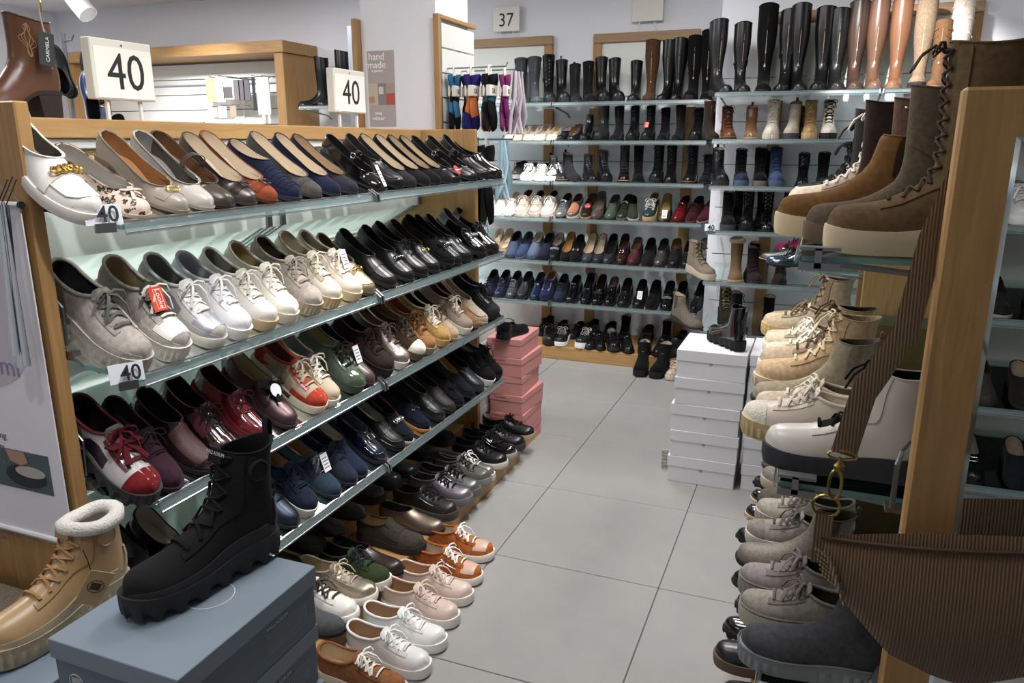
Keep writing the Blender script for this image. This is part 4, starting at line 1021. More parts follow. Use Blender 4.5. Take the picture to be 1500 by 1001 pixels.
row_left(2, [
 (216, 'chunky+cap+side+bigbow+lug+eyes', D('Lb3aeb0', s='R3a3a3c', l='K201c20', c='K7a2030', c2='K6a1c28', b='L6c1a26', a='Ma9a6a8', a2='S8c1f26', a3='L23233a', m=CHROME), 'red grey patchwork shoe with burgundy bow', {'size': .28}),
 (261, 'derby+eyes', D('S4a2c3a', s='R241a20', l='K1e181c', c='K3a3036', b='S42283a'), 'plum suede lace-up'),
 (304, 'slipon+vamp', D('P3a2026', s='R161214', l='K201a1e', a='V56302e'), 'brown patent slip-on with perforated vamp'),
 (344, 'derby+cap', D('P2a1620', s='Rc9c4c2', l='K241c22', c='K2a2226', b='S6a3440', a2='P5a2c38'), 'plum patent lace-up with pale sole'),
 (388, 'derby+slim', D('P7d1420', s='R5a1018', l='L4a1c22', c='K5a2028'), 'glossy red patent lace-up', {'tag': None}),
 (431, 'derby+bigbow', D('M6c565a', s='R2a2024', l='Lb9a87c', c='K2a2226', c2='K1e1a1c'), 'mauve metallic shoe with white round tag', {'tag': 'roundblue'}),
 (469, 'runner+side+cap+guard', D('Kb3a283', s='Rd2c7ae', l='L8a5a34', c='Kb8a890', b='Lc2341c', a='Kb0543a', a2='Sc23a20', a3='Kb09c7c'), 'red and beige sneaker'),
 (490, 'runner+guard+side', D('Kbfae94', s='Re2dcd0', l='Mb3b8bc', c='Kd9d2c2', b='Lb9a58c', a='M8c7c70', a2='Sc2ae92', a3='L5a3c34'), 'beige brown sneaker with silver lining'),
 (525, 'sneaker+cap', D('S5c6a58', s='R3a4438', l='Lb3a468', c='K22241f', b='P4c5c4a', a='P3c4a3c', a2='P55664f'), 'green patent toed sneaker'),
 (546, 'derby+slim', D('L5e4640', s='R2a2020', l='L3a2c28', c='K3c2e2a', m=GOLD), 'brown lace-up with gold charm and tag', {'tag': 'card'}),
 (567, 'chunky', D('S382c2a', s='R1e1a1a', l='K241c1c', c='K241c1c', b='S30262a'), 'dark brown suede sneaker'),
 (592, 'sneaker+cap', D('M8a7a74', s='Rcfc8c0', l='L4c3c34', c='K5c4c46', b='M78686a', a2='Ma3948c'), 'rose silver metallic sneaker'),
 (615, 'sneaker+cap', D('S4c3a2c', s='R54483c', l='L6c4a2c', c='K4a3c2e', b='S5a4834', a='L3a2c22', a2='Le0d8c8'), 'brown sneaker with white toe'),
 (632, 'sneaker', D('Sa97444', s='R8a8478', l='Lb0502c', c='K6a4424', b='S8a5c34'), 'cognac suede sneaker'),
 (652, 'sneaker+cap', D('Sb58c44', s='Rc2a06a', l='K3a2a20', c='Kd9d0bc', b='Sc9b48c', a='Lcfc4b0', a2='Sb9904c'), 'mustard suede sneaker with pale laces'),
 (669, 'derby', D('Sb89f80', s='R9c7c54', l='L4c3424', c='K6a5a44'), 'sand nubuck lace-up'),
 (685, 'sneaker', D('Sa08c7c', s='Rd6cfc4', l='L5a4434', c='Kcfc8ba', b='S94826e'), 'taupe suede sneaker with pale sole'),
 (699, 'loafer', D('S9c6e48', s='R3a3230', l='L4a3020', a='S94683f'), 'tan suede penny loafer'),
 (711, 'loafer+plain', D('Sb8a68e', s='R9c8c78', l='L7a6850'), 'sand suede loafer'),
 (726, 'sneaker+zip+cap', D('S242426', s='R19191a', l='K1c1c1e', c='K161618', b='L202022', a2='S34343a'), 'black sneaker with side zip')], "on oak rack's third shelf", 'shoes on the third shelf of the long rack')
NV = 'S222a42'
row_left(3, [
 (252, 'velcro', D('S171a26', s='R121214', l='K7a7a7a'), 'black navy suede strap shoe'),
 (300, 'slipon+jewel', D('P14161e', s='R121214', l='Lc4bdb0'), 'black patent slip-on with jewel'),
 (432, 'derby', D('M3c4656', s='R161a22', l='K1c1e26', c='K1a1c24', b='L2a3242'), 'navy metallic lace-up'),
 (458, 'sneaker', D(NV, s='Rcac8c0', l='Lb9945c', c='K1e2436', b='S1e263c'), 'navy suede sneaker with pale sole'),
 (494, 'derby+zip', D('S34465a', s='R20242c', l='Lb08a56', c='K7c8684', b='S26303e', m=DARKMETAL), 'blue suede lace-up with price tag', {'tag': 'card'}),
 (520, 'derby', D('S2e3448', s='R1c2028', l='La88c64', c='K22283a', b='S262c40'), 'dusty navy suede lace-up'),
 (533, 'slipon', D('S28344e', s='R1c2028', l='L9c8c74'), 'navy blue suede slip-on'),
 (563, 'loafer+buckle', D('P151a3a', s='R12141e', l='L5c6470', m=STEEL), 'navy patent loafer with buckle'),
 (588, 'moc+stitch', D('L1e1f20', s='R141414', l='L8c8878'), 'black leather moccasin'),
 (603, 'loafer+chain', D('S20222e', s='Rb8b4ac', l='K22242c', m=CHROME), 'black navy suede loafer with chrome chain'),
 (626, 'loafer+bit', D('S1e2236', s='Ra8743f', l='K22242c', m=DARKMETAL), 'navy suede loafer with cognac sole'),
 (649, 'loafer', D('L1e1f22', s='R141414', l='K1c1c1e'), 'black leather loafer'),
 (663, 'moc+stitch', D('V2a2826', s='R141414', l='K1c1c1e'), 'black reptile moccasin'),
 (677, 'loafer+bow', D('S1e2028', s='R141414', l='K1c1c1e'), 'black suede loafer with bow'),
 (692, 'heelloafer', D('S24262a', s='R141414', l='Lb58a48'), 'charcoal suede loafer with tan lining'),
 (707, 'loafer+zip', D('L2c3036', s='R1c1c1e', l='K1c1c1e', m=STEEL), 'slate leather loafer'),
 (719, 'sneaker+studs', D(BS, s='Rd6d2ca', l='L9c948c', c='K161618', m=STEEL), 'black glitter sneaker with white sole'),
 (731, 'sneaker', D('S19191b', s='R161616', l='K1c1c1e'), 'black suede sneaker')], "on oak rack's lowest shelf", 'shoes on the lowest shelf of the long rack')
# base row: toes hang over the plinth
def row_line(items, x, z, row, anchor, group, size, rz=-PI/2, tilt=0):
    for i, (u, st, c, d, *o) in enumerate(items):
        o = o[0] if o else {}; xx = o.get('x', x)
        put(st, (xx, along_y(u, xx, z+.02), z), rz, tilt, c, d, i, anchor, row, group, size, o)
row_line([
 (503, 'slipon', D('T5a5c60', s='R232326', l='K3c3c40'), 'grey felt slip-on'),
 (523, 'runner', D('Le4e2da', s='Rebe8e0', l='Kc9c4ba', c='K4c463e', b='Ldedad0'), 'white runner with dark elastic'),
 (549, 'runner+zip+cap', D('Mb0a28e', s='Re6e1d6', l='Kb9a884', c='Kb3a68e', b='La89a84', m=GOLD), 'champagne lace-up sneaker'),
 (571, 'sneaker', D('S3c4a2e', s='Re2ded4', l='K22242a', c='K232a34', b='S364228'), 'dark green suede sneaker'),
 (589, 'slipon', D('L3a2826', s='R1e1817', l='K2a2422'), 'dark brown leather slip-on'),
 (622, 'velcro', D('S4c463e', s='R2a2826', l='La8804c', a='S443e36'), 'grey brown two-strap shoe'),
 (649, 'slipon+zip', D('M948474', s='R2c2a28', l='K2c2826', m=STEEL), 'bronze metallic slip-on'),
 (670, 'sneaker+zip', D('M54504e', s='R4a4848', l='K232324', c='K1c1c1e', m=STEEL), 'dark silver sneaker with zip'),
 (690, 'sneaker+zip', D('M9c949c', s='R7a787c', l='K3c3a3c', c='K242226', m=CHROME), 'mauve silver sneaker'),
 (703, 'sneaker+zip+counter', D('M8c8e90', s='R6a6c6e', l='K262628', c='K1a1a1c', b='M6c6c6e', m=CHROME), 'silver sneaker with black laces'),
 (718, 'sneaker', D('L6c6a66', s='R8a8884', l='K2c2a28', c='K3a3836'), 'grey leather sneaker'),
 (724, 'sneaker+counter', D('M9c9a94', s='Rdedad2', l='K8c857a', c='Kecebe8', a2='La08c64'), 'pale grey sneaker with white laces'),
 (742, 'runner+zip', D('L161618', s='Rc9c6c0', l='K1c1c1e'), 'black sneaker with white sole'),
 (756, 'runner+zip', D('P131316', s='R9c9a96', l='K1c1c1e', m=CHROME), 'black patent sneaker'),
 (768, 'sneaker', D('L151517', s='R3c3a38', l='K1c1c1e'), 'black leather lace-up'),
 (783, 'sneaker', D('L18181a', s='Rb5a074', l='Lb3a894'), 'black sneaker with gum sole')],
 -1.165, .076, "on oak rack's base", 'the grey boxes', 'front shoes on the rack base', .266)
row_line([
 (440, 'slipon', D('S2a2422', s='R141414', l='Lb08a4c'), 'dark brown slip-on'),
 (475, 'sneaker', D('S24201e', s='R141414', l='K1c1c1e'), 'dark suede sneaker'),
 (505, 'derby', D('S3a3430', s='R1c1a18', l='K22201e'), 'grey brown lace-up'),
 (535, 'slipon', D('S46403a', s='R1c1a18', l='K22201e'), 'taupe slip-on'),
 (562, 'sneaker', D('L3c3a38', s='R1c1c1c', l='K22201e'), 'charcoal leather sneaker'),
 (588, 'sneaker', D('L2e2c2c', s='R1c1c1c', l='K22201e'), 'dark leather sneaker'),
 (610, 'derby', D('L242424', s='R1c1c1c', l='K1c1c1e'), 'dark grey lace-up'),
 (640, 'sneaker', D('L1c1c1e', s='R141414', l='K1c1c1e'), 'black leather sneaker'),
 (665, 'sneaker', D('S161618', s='R141414', l='K1c1c1e'), 'black suede sneaker')],
 -1.40, .161, "on oak rack's back step", 'the grey boxes', 'back shoes on the rack step', .25)
def row_floor(items, row, anchor, group, size):
    for i, (u, v, st, c, d, *o) in enumerate(items):
        o = o[0] if o else {}; q = onz(u, v, .01); put(st, (q[0], q[1], .001), -PI/2, 0, c, d, i, anchor, row, group, size, dict(o, mir=i % 2 == 0))
row_floor([
 (592, 1024, 'sneaker', D('Sa5683c', s='Rd6cdbf', l='Lc9b088', c='Kece9e2', b='S9c6038'), 'tan suede sneaker with white laces'),
 (630, 985, 'sneaker', D('Lecebe8', s='Reeecea', l='Lb89470', c='Kf0f0ee', b='Le4e2de'), 'white leather sneaker with tan lining'),
 (652, 949, 'sneaker', D('Lefeeec', s='Rf0efed', l='Lb89470', c='Kf2f2f0', b='Le6e4e0'), 'white leather sneaker with tan lining'),
 (672, 912, 'sneaker', D('Ld9bfb0', s='Re8e4de', l='Lb08a5c', c='Kd9c0b4', b='Ld2b6a6'), 'blush pink leather sneaker'),
 (691, 881, 'sneaker', D('Ldcc3b6', s='Re8e4de', l='Lc09468', c='Kd9c2b6', b='Ld6bbac', a='Ld9c3b4'), 'blush pink leather sneaker'),
 (706, 851, 'runner+vamp+zip', D('Sc46a20', s='Rebe6dc', l='Kc9b4a0', c='Kf0ece4', b='Sc06418', a3='Lddb49c', m=CHROME), 'orange suede runner'),
 (722, 818, 'runner+vamp+counter', D('Scb6f22', s='Rebe6dc', l='Kd9cabb', c='Kf0ece4', b='Sc06418', a2='Sc86a1e', a3='Lddb49c', m=CHROME), 'orange suede runner')],
 "on the floor before the rack", 'the grey boxes', 'pairs standing on the floor by the rack', .268)

# ------------------------------------------------------------------ back wall rows (size 37)
def row_wall(k, items, row, group, anchor, Y, Z, T, size=.243):
    for i, (u, st, c, d, *o) in enumerate(items):
        o = o[0] if o else {}; inn = o.get('in', 0); y = Y+.006+inn
        x = along_x(u, y, Z[k]+.02); z = Z[k]+.002+inn*math.tan(T[k])
        put(st, (x, y, z), PI, T[k], c, d, i, anchor, row, group, size, o)
SOCK = 'sock stand'
def bwall(k, items, row): row_wall(k, items, "on back wall's %s shelf" % row, 'shoes on the back wall %s shelf' % row, 'the sock stand', BY, BZ, BT, .243 if k < 3 else .262)
GB = 'L2c2f33'
bwall(0, [
 (756, 'mid', D('L3a3e42', s='R1c1c1e'), 'grey shiny mid boot with tag', {'in': .17, 'yaw': 15}),
 (766, 'rain', D('R3d4246', s='R232527', a='R34383c'), 'grey rain boot', {'yaw': 24, 'in': .02, 'size': .262}),
 (786, 'rain', D('R41464a', s='R232527', a='R34383c'), 'grey rain boot with narrow band', {'yaw': 24, 'size': .265}),
 (807, 'tallace+lug+strap', D('L1a1b1d', s='R151516', m=STEEL), 'black lace-up boot with buckle', {'yaw': 24, 'size': .262}),
 (827, 'mid+lug+tab', D('L1c1d1f', s='R151516'), 'black boot with pull tab', {'yaw': 24, 'size': .265}),
 (847, 'mid+gore', D('S2e2f31', s='R1c1c1d', a='K1c1c1e'), 'charcoal Chelsea boot', {'yaw': 24, 'size': .25}),
 (867, 'mid+heel', D('S1d1e20', s='R141415'), 'black suede ankle boot', {'yaw': 24, 'size': .25}),
 (887, 'mid+lug', D('L17181a', s='R141415'), 'black polished ankle boot', {'yaw': 24, 'size': .275}),
 (907, 'mid+lug+studs', D('L17181a', s='R141415', m=CHROME), 'black studded ankle boot', {'yaw': 24, 'size': .265}),
 (927, 'mid+zip', D('L17181a', s='R141415', m=STEEL), 'black smooth ankle boot', {'yaw': 8, 'size': .26}),
 (947, 'tall', D('S5c4028', s='R16140f'), 'brown suede knee boot', {'yaw': 4}),
 (968, 'tall', D('L151618', s='R121213'), 'slim black knee boot', {'yaw': -2, 'size': .235}),
 (988, 'tall+zip', D('L121315', s='R121213', m=STEEL), 'black knee boot with zip', {'yaw': 4, 'size': .245}),
 (1010, 'tall+sidebows+lug', D('K141416', s='R121213'), 'black knee boot with side bows', {'yaw': 3, 'size': .238}),
 (1034, 'knee', D('S101012', s='R101011'), 'black suede over-knee boot', {'yaw': 8, 'size': .243})], 'top')
CR = 'Ld8cfc0'
bwall(1, [
 (741, 'pump', D('Ld6ccbc', s='Rb8a890', l='La07a4c'), 'cream pump with tan lining'),
 (752, 'pump', D('Lcabca6', s='Rb8a890', l='L8c6c44'), 'beige pump with brown lining'),
 (769, 'pump', D('Ld9d0c2', s='Rb8a890', l='Lb09a80'), 'pale beige pump'),
 (785, 'pump+band', D('Ldcd4c6', s='Rb8a890', l='La8927a'), 'cream pump with band'),
 (803, 'pump', D('Lcfc2ae', s='Rb8a890', l='Lb89c74'), 'ivory pump with ochre lining'),
 (820, 'loafer+plain', D(BP, s='R141415', l='Lb0a090'), 'black patent slip-on'),
 (834, 'maryjane+studs', D('L17181a', s='R141415', l='L8a6444'), 'black Mary Jane'),
 (854, 'ankle+heel', D('P131416', s='R141415'), 'black patent ankle boot', {'size': .22}),
 (874, 'mid+lug+gore', D('L34373b', s='R1a1b1c', a='K17181a'), 'tall slate Chelsea boot', {'size': .225}),
 (898, 'mid+gore', D('S232427', s='R17181a', a='K151517'), 'black suede Chelsea boot', {'size': .205}),
 (922, 'lacehigh+lug', D('L17181a', s='R151516'), 'black laced boot', {'size': .215}),
 (945, 'lacehigh+lug', D('L1c1d1f', s='R151516'), 'black boot with orange tag', {'tag': 'redcard', 'size': .215}),
 (968, 'lacehigh', D('S18191b', s='R151516'), 'black suede laced boot', {'size': .215}),
 (990, 'mid+gore', D('S202124', s='R151516', a='K151517'), 'black nubuck Chelsea boot', {'size': .205}),
 (1016, 'lace+lug', D('L17181a', s='R151516'), 'black combat boot'),
 (1035, 'hike', D('S18191b', s='R151516'), 'black low hiking boot', {'size': .22})], 'second')
bwall(2, [
 (752, 'sneaker', D('L3c3a38', s='R8c8884', l='K232324'), 'dark sneaker behind the socks', {'in': .08}),
 (768, 'sneaker+cap', D('Ldcdad4', s='Re4e2dc', l='L6a5a48', c='Kd9d7d2', b='L4a4846'), 'white silver sneaker'),
 (787, 'runner+zip', D('Le0deda', s='Rebeae6', l='K232324', c='Ke6e4e0', m=CHROME), 'white runner with zip'),
 (806, 'chunky+guard', D('Le4e3df', s='Reeedea', l='K9a9a9a', c='Kecebe8', a2='L3c4048'), 'chunky white sneaker'),
 (826, 'chelsea+welt', D('L26272a', s='R151516', a='K151517', w='Rb08a58'), 'black Chelsea boot with tan welt', {'yaw': 45, 'size': .22}),
 (848, 'chelsea', D('S2c2d31', s='R151516', a='K151517'), 'charcoal suede Chelsea boot', {'yaw': 42}),
 (870, 'lace', D('L202124', s='R2a2a2c', c='K55565a'), 'black boot with grey laces', {'yaw': 30, 'size': .23}),
 (890, 'lace+lug', D('L1c1d1f', s='R151516', c='K55565a'), 'black lug boot with grey laces', {'yaw': 25}),
 (913, 'lacehigh+welt', D('L1a1b1d', s='R151516', w='Rb08a58', c='K4a4b4f'), 'black high boot with tan welt', {'yaw': 12}),
 (936, 'lacehigh', D('S17181a', s='R151516'), 'black suede high laced boot', {'yaw': 15}),
 (958, 'lacehigh+lug', D('L17181a', s='R232425'), 'black chunky laced boot', {'yaw': 3, 'size': .25}),
 (981, 'lacehigh', D('L17181a', s='R151516'), 'black slim laced boot', {'yaw': 8}),
 (1006, 'lacehigh+welt', D('L17181a', s='R151516', w='Rb08a58'), 'black narrow boot with tan welt'),
 (1031, 'hike', D('K232427', s='R1a1b1c'), 'black low walking shoe', {'size': .225})], 'third')
bwall(3, [
 (711, 'sneaker', D('Le6e2da', s='Re9e5dd', l='Kd0c8ba', c='Ke6e3dc'), 'white lace-up sneaker'),
 (725, 'slipon', D('Le9e6e0', s='Re9e5dd', l='Kd0c8ba'), 'white slip-on'),
 (742, 'derby+lug', D('Le2ddd2', s='Rdcd6ca', l='Kb9b09f', c='Ke2ddd2'), 'cream lace-up with bow'),
 (760, 'sneaker', D('Scdb9a6', s='Rdcd2c2', l='L5a4030', c='Kd9ccbb'), 'blush beige sneaker'),
 (780, 'sneaker', D('Sb9aea2', s='Rccc4b6', l='K3c3a38', c='Kc9c0b4'), 'greige suede sneaker'),
 (799, 'sneaker', D('Lcfc6ba', s='Rd9d0c2', l='K2c2a2a', c='Ke0dad0'), 'pale greige leather sneaker'),
 (818, 'derby+lug', D('Ma9a9ab', s='R3a3b3d', l='K1c1c1e', c='K232325'), 'silver brogue'),
 (836, 'slipon+vamp', D('M8d8c8c', s='Rc9c2b8', l='L3a3634', a='Fb0704a'), 'silver slip-on with brown fur'),
 (855, 'moc+buckle', D('M5c4a46', s='Rb09070', l='L6a4c34', m=STEEL), 'pewter moccasin with red tag', {'tag': 'roundred'}),
 (871, 'pump', D('L6a5c54', s='R3a322c', l='L8a7a68'), 'taupe brown pump'),
 (890, 'slipon', D('P5c6a58', s='R2c302a', l='L4a4236'), 'green patent slip-on'),
 (909, 'derby', D('M5f665c', s='R5c5c54', l='K2a2c26', c='K2a2c26'), 'green metallic lace-up'),
 (927, 'slipon', D('S3c4636', s='Rb9b3a4', l='K232620'), 'olive suede slip-on', {'yaw': 15}),
 (949, 'sneaker+cap', D('L2c4a4a', s='Rc9a87a', l='La8803c', c='Kd9d6d0', b='Lcfcac2'), 'teal and white sneaker'),
 (970, 'pump+band', D('Ma08a64', s='R3a322c', l='Lb09048', a='M8a7450'), 'bronze shoe with white tag', {'tag': 'card'}),
 (990, 'derby+slim', D('P8a0f1c', s='R3a0a10', l='L3a1216', c='K3a0a10'), 'red patent lace-up', {'yaw': -8}),
 (1009, 'derby', D('S4a1c26', s='R6a3038', l='L2c1418', c='K3a161c'), 'burgundy suede lace-up', {'yaw': -10}),
 (1026, 'slipon', D('S5a2030', s='R8c8078', l='L6a4a2c'), 'wine suede slip-on', {'yaw': -16})], 'fourth')
bwall(4, [
 (719, 'pump', D('Lb09c84', s='R6a5a48', l='Lc9b494'), 'sand pump'),
 (732, 'pump', D('L9c8468', s='R6a5a48', l='Lc9b494'), 'tan pump with beige lining'),
 (745, 'slipon', D('S4a5878', s='R2a3040', l='K1c222e'), 'blue suede slip-on'),
 (760, 'loafer', D('S3c4c74', s='R4c5468', l='L3a3c44'), 'blue suede loafer'),
 (776, 'slipon+vamp', D('S54657e', s='R3c4454', l='Lb3a892', a='S5c6c88'), 'pale blue suede slip-on'),
 (793, 'slipon', D('S26283c', s='R1a1b24', l='K1c1c22'), 'dark navy suede slip-on'),
 (808, 'loafer+chain', D('L1c1e24', s='R151516', l='Lb0a08c', m=STEEL), 'black chain loafer'),
 (825, 'pump+band', D('S232428', s='R151516', l='Lb5803c'), 'black pump with tan lining'),
 (839, 'loafer+bit', D('S1e2026', s='R151516', l='K232325', m=CHROME), 'black suede horsebit loafer'),
 (857, 'pump', D('L4c5056', s='R26282a', l='Lcdb490'), 'grey pump with beige lining'),
 (872, 'pump', D('L3a3d42', s='R26282a', l='Lb9a68c'), 'slate pump'),
 (888, 'pump', D('M5c6066', s='R26282a', l='K232325'), 'gunmetal metallic pump'),
 (907, 'heelloafer+buckle', D('P4a1a1e', s='R1c1012', l='L4c2c22', m=CHROME), 'burgundy patent loafer'),
 (925, 'moc+plain', D('V5a1e26', s='R241214', l='L7a5a3c'), 'burgundy croc moccasin'),
 (945, 'loafer', D('S222327', s='R151516', l='K1c1c1e'), 'black suede loafer'),
 (964, 'loafer', D('M7c7a76', s='R232325', l='L3a3a3c'), 'silver loafer'),
 (984, 'slipon+vamp', D('L1c1d20', s='R151516', l='L8a5a30', a='S232428'), 'black slip-on with brown lining'),
 (1003, 'loafer', D('L1a1b1e', s='R151516', l='K1c1c1e'), 'black leather loafer'),
 (1022, 'maryjane', D('L18191c', s='R151516', l='L8a8680'), 'black strap shoe', {'yaw': -6})], 'fifth')
bwall(5, [
 (711, 'derby', D('S2c3448', s='R1c2028', l='K2c3038'), 'dusty navy lace-up'),
 (728, 'derby', D('P2c3450', s='R1c2028', l='K232838', c='K1c2030'), 'navy patent lace-up'),
 (745, 'derby', D('M7c8088', s='R26282a', l='K2c2e32', c='K3a3c40'), 'silver lace-up'),
 (762, 'slipon+vamp', D('M4a4e56', s='R26282a', l='K3c3e44', a='L3c4048'), 'gunmetal slip-on'),
 (780, 'slipon', D('P26345a', s='R1c2030', l='L4a5060'), 'blue patent slip-on'),
 (797, 'sneaker', D('S2a3868', s='R2a3040', l='La87a44', c='K26305a', b='Lb09a7c'), 'royal blue sneaker with stripes'),
 (815, 'derby', D('S343a50', s='R20242c', l='K232838', c='K22283a'), 'blue grey suede lace-up'),
 (833, 'derby', D('P121318', s='R131314', l='K1c1c1e'), 'black patent lace-up'),
 (854, 'heelloafer', D('P121316', s='R131314', l='K1c1c1e'), 'black patent loafer'),
 (872, 'heelloafer+chain', D('P121316', s='R131314', l='K1c1c1e', m=DARKMETAL), 'black patent chain loafer'),
 (889, 'derby+slim', D('P121316', s='R131314', l='L7a5a48'), 'black patent pointed lace-up'),
 (911, 'loafer+bow', D('L18191c', s='R131314', l='K2c1c18'), 'black tassel loafer'),
 (932, 'loafer+buckle', D('L18191c', s='R131314', l='K1c1c1e', m=GOLD), 'black loafer with hanging tag', {'tag': 'card'}),
 (952, 'loafer', D('S17181b', s='R131314', l='K1c1c1e'), 'black suede penny loafer'),
 (973, 'loafer+chain', D('P121316', s='R131314', l='K1c1c1e', m=STEEL), 'black patent loafer with chrome'),
 (992, 'loafer', D('L18191c', s='R131314', l='K1c1c1e'), 'black penny loafer'),
 (1015, 'heelloafer+plain', D('L1a1b1e', s='R131314', l='K1c1c1e'), 'black pointed slip-on', {'yaw': -10})], 'lowest')
# base of the back wall
def row_base(items, y, z, row, group, size):
    for i, (u, st, c, d, *o) in enumerate(items):
        o = o[0] if o else {}; yy = o.get('y', y)
        put(st, (along_x(u, yy, z+.03), yy, z), PI, 0, c, d, i, 'the pink boxes', row, group, size, o)
row_base([
 (790, 'sneaker', D(BS, s='R131314', l='K1c1c1e'), 'black suede sneaker'),
 (812, 'derby', D('L18191c', s='R131314', l='K1c1c1e'), 'black lace-up'),
 (836, 'derby', D('L151618', s='R131314', l='K1c1c1e'), 'black plain lace-up'),
 (858, 'runner', D('K1c1d20', s='Rc9c7c2', l='K1c1c1e'), 'black runner with pale sole'),
 (884, 'sneaker', D(BS, s='R131314', l='K1c1c1e'), 'black nubuck sneaker'),
 (906, 'hike', D(BS, s='R131314'), 'black suede boot', {'size': .23}),
 (940, 'sneaker', D('K18191b', s='R131314', l='K1c1c1e'), 'black knit sneaker'),
 (968, 'hike', D('K17181a', s='R131314'), 'black textile boot', {'size': .22}),
 (992, 'derby', D('L18191c', s='R131314', l='K1c1c1e'), 'black leather lace-up')], 5.10, .091, "in back row on the wall base", 'back shoes on the wall base', .26)
row_base([
 (804, 'sneaker', D('L1c1d20', s='R1a1a1b', l='K1c1c1e'), 'black leather sneaker', {'yaw': 20}),
 (820, 'sneaker', D('L232427', s='Rebebe9', l='K2c2c2e', c='K8c8c8c'), 'black sneaker with white sole', {'yaw': 8}),
 (846, 'chunky', D('L2a2b2e', s='Reeeeec', l='K2c2c2e', c='K9a9a9a'), 'black sneaker with thick white sole', {'yaw': -14}),
 (863, 'derby', D('P15161a', s='R131314', l='K1c1c1e'), 'black glossy lace-up', {'yaw': 6}),
 (880, 'derby+slim', D('L18191c', s='R131314', l='K1c1c1e'), 'black smooth lace-up', {'yaw': 20}),
 (902, 'runner', D('L17181b', s='R232324', l='Lb0a894', c='K232325'), 'black runner with beige lining', {'yaw': 22}),
 (921, 'derby', D('L1c1d20', s='R131314', l='K1c1c1e'), 'black grained lace-up', {'yaw': 18}),
 (944, 'chunky', D('S17181b', s='R131314', l='K1c1c1e'), 'black chunky suede sneaker', {'yaw': 10}),
 (960, 'derby+perf', D('L1e1f22', s='R131314', l='K1c1c1e', m=STEEL), 'black perforated lace-up', {'yaw': -4}),
 (980, 'velcro', D('L1c1d20', s='R131314', l='K1c1c1e'), 'black strap shoe', {'yaw': -6})], 4.862, .091, "in front row on the wall base", 'front shoes on the wall base', .272)
row_base([
 (936, 'chukka+nolace+strap+plat', D('K161719', s='R131314', a='K1c1d20', m=STEEL), 'black textile strap bootie', {'yaw': 5, 'size': .285}),
 (959, 'chukka+nolace+strap+plat', D('K161719', s='R131314', a='K1c1d20', m=STEEL), 'black textile strap bootie', {'yaw': -5, 'size': .285}),
 (979, 'sneaker', D('Lc9b0a2', s='Rcfc0b4', l='K8c7c70', c='Kd2bfb4'), 'dusty pink sneaker', {'yaw': -12})], 4.655, .001, "on the floor before the base", 'shoes on the floor by the wall base', .24)

# ------------------------------------------------------------------ right wall rows
def cwall(k, items, row): row_wall(k, items, "on boot wall's %s shelf" % row, 'boots on the boot wall %s shelf' % row, 'the wall corner', CY, CZ, CT, .25)
cwall(0, [
 (1066, 'tall', D('L1e1f21', s='R2c2a28'), 'dull black knee boot', {'yaw': 26, 'size': 0.258}),
 (1092, 'tall+strap', D('L1c1d1f', s='R232324'), 'black knee boot with ankle strap', {'yaw': 16, 'size': 0.249}),
 (1117, 'knee', D('S141416', s='R17181a'), 'wide black suede knee boot', {'yaw': 4, 'size': 0.279}),
 (1144, 'tall+heel+strap', D('L1a1b1d', s='R151516', m=CHROME), 'slim black heeled knee boot', {'yaw': -2, 'size': 0.269}),
 (1171, 'knee', D('L15161a', s='R3c3d3f'), 'tall black riding boot', {'yaw': 8, 'size': 0.271}),
 (1198, 'tall', D('L17181b', s='R1c1c1e'), 'glossy black knee boot', {'yaw': -2, 'size': 0.282}),
 (1226, 'tall', D('L1c1d20', s='R1c1c1e'), 'black leather knee boot with seam', {'yaw': 4, 'size': 0.279}),
 (1254, 'knee', D('L4c362c', s='R3a342e'), 'dark brown knee boot', {'yaw': 4, 'size': 0.269}),
 (1281, 'knee', D('L76523c', s='R4a4a4c'), 'brown burnished knee boot', {'yaw': 2, 'size': 0.269}),
 (1309, 'knee', D('L8f5e3e', s='R6a5a48'), 'cognac knee boot', {'yaw': -4, 'size': 0.271}),
 (1341, 'knee+lug', D('S9c8468', s='R2a2a2c'), 'taupe suede knee boot', {'yaw': -8, 'size': 0.263}),
 (1367, 'slouch', D('S86603c', s='R8a7a64'), 'tan suede slouch boot', {'yaw': -10, 'size': 0.253}),
 (1396, 'knee+strap2', D('Sd2c4b4', s='Rb0a492', m=STEEL), 'cream boot with ruffled band', {'yaw': -8, 'size': 0.263})], 'top')
cwall(1, [
 (1048, 'mid', D('S30241e', s='R1e1a18'), 'dark brown mid boot', {'yaw': 25, 'size': .2}),
 (1070, 'lace+welt', D('L7c4426', s='R34302c', c='K4a2c1c', w='R8a6c4c'), 'cognac brogue boot', {'yaw': 14}),
 (1100, 'chelsea+cap', D('L8a5c38', s='R9c8c78', a='L6a4c36', a2='P9a6a3e'), 'tan boot with glossy toe', {'yaw': 6, 'size': .25}),
 (1129, 'lace+plat+rib', D('Ld6cdbe', s='Rd2cabc', c='Kd9d2c6', l='K4a4642'), 'cream laced boot with ribbed sole', {'yaw': 2, 'size': .265}),
 (1156, 'chelsea+plat', D('Sb9ab9a', s='R3a3d42', a='K6a6258'), 'greige Chelsea boot', {'yaw': -4, 'size': .26}),
 (1187, 'lace+lug', D('Lb08a50', s='Rc0a880', c='Kb09058', l='K5a4424'), 'wheat laced boot', {'yaw': 4, 'size': .26}),
 (1213, 'lace+lug', D('Ldcd2c0', s='R232324', c='K1c1c1e', l='K232324'), 'cream boot with black laces', {'yaw': 2, 'size': .26}),
 (1168, 'hike', D('S8a6a34', s='R6a5430', c='K5a4424'), 'ochre low boot in second row', {'in': .16, 'size': .22})], 'second')
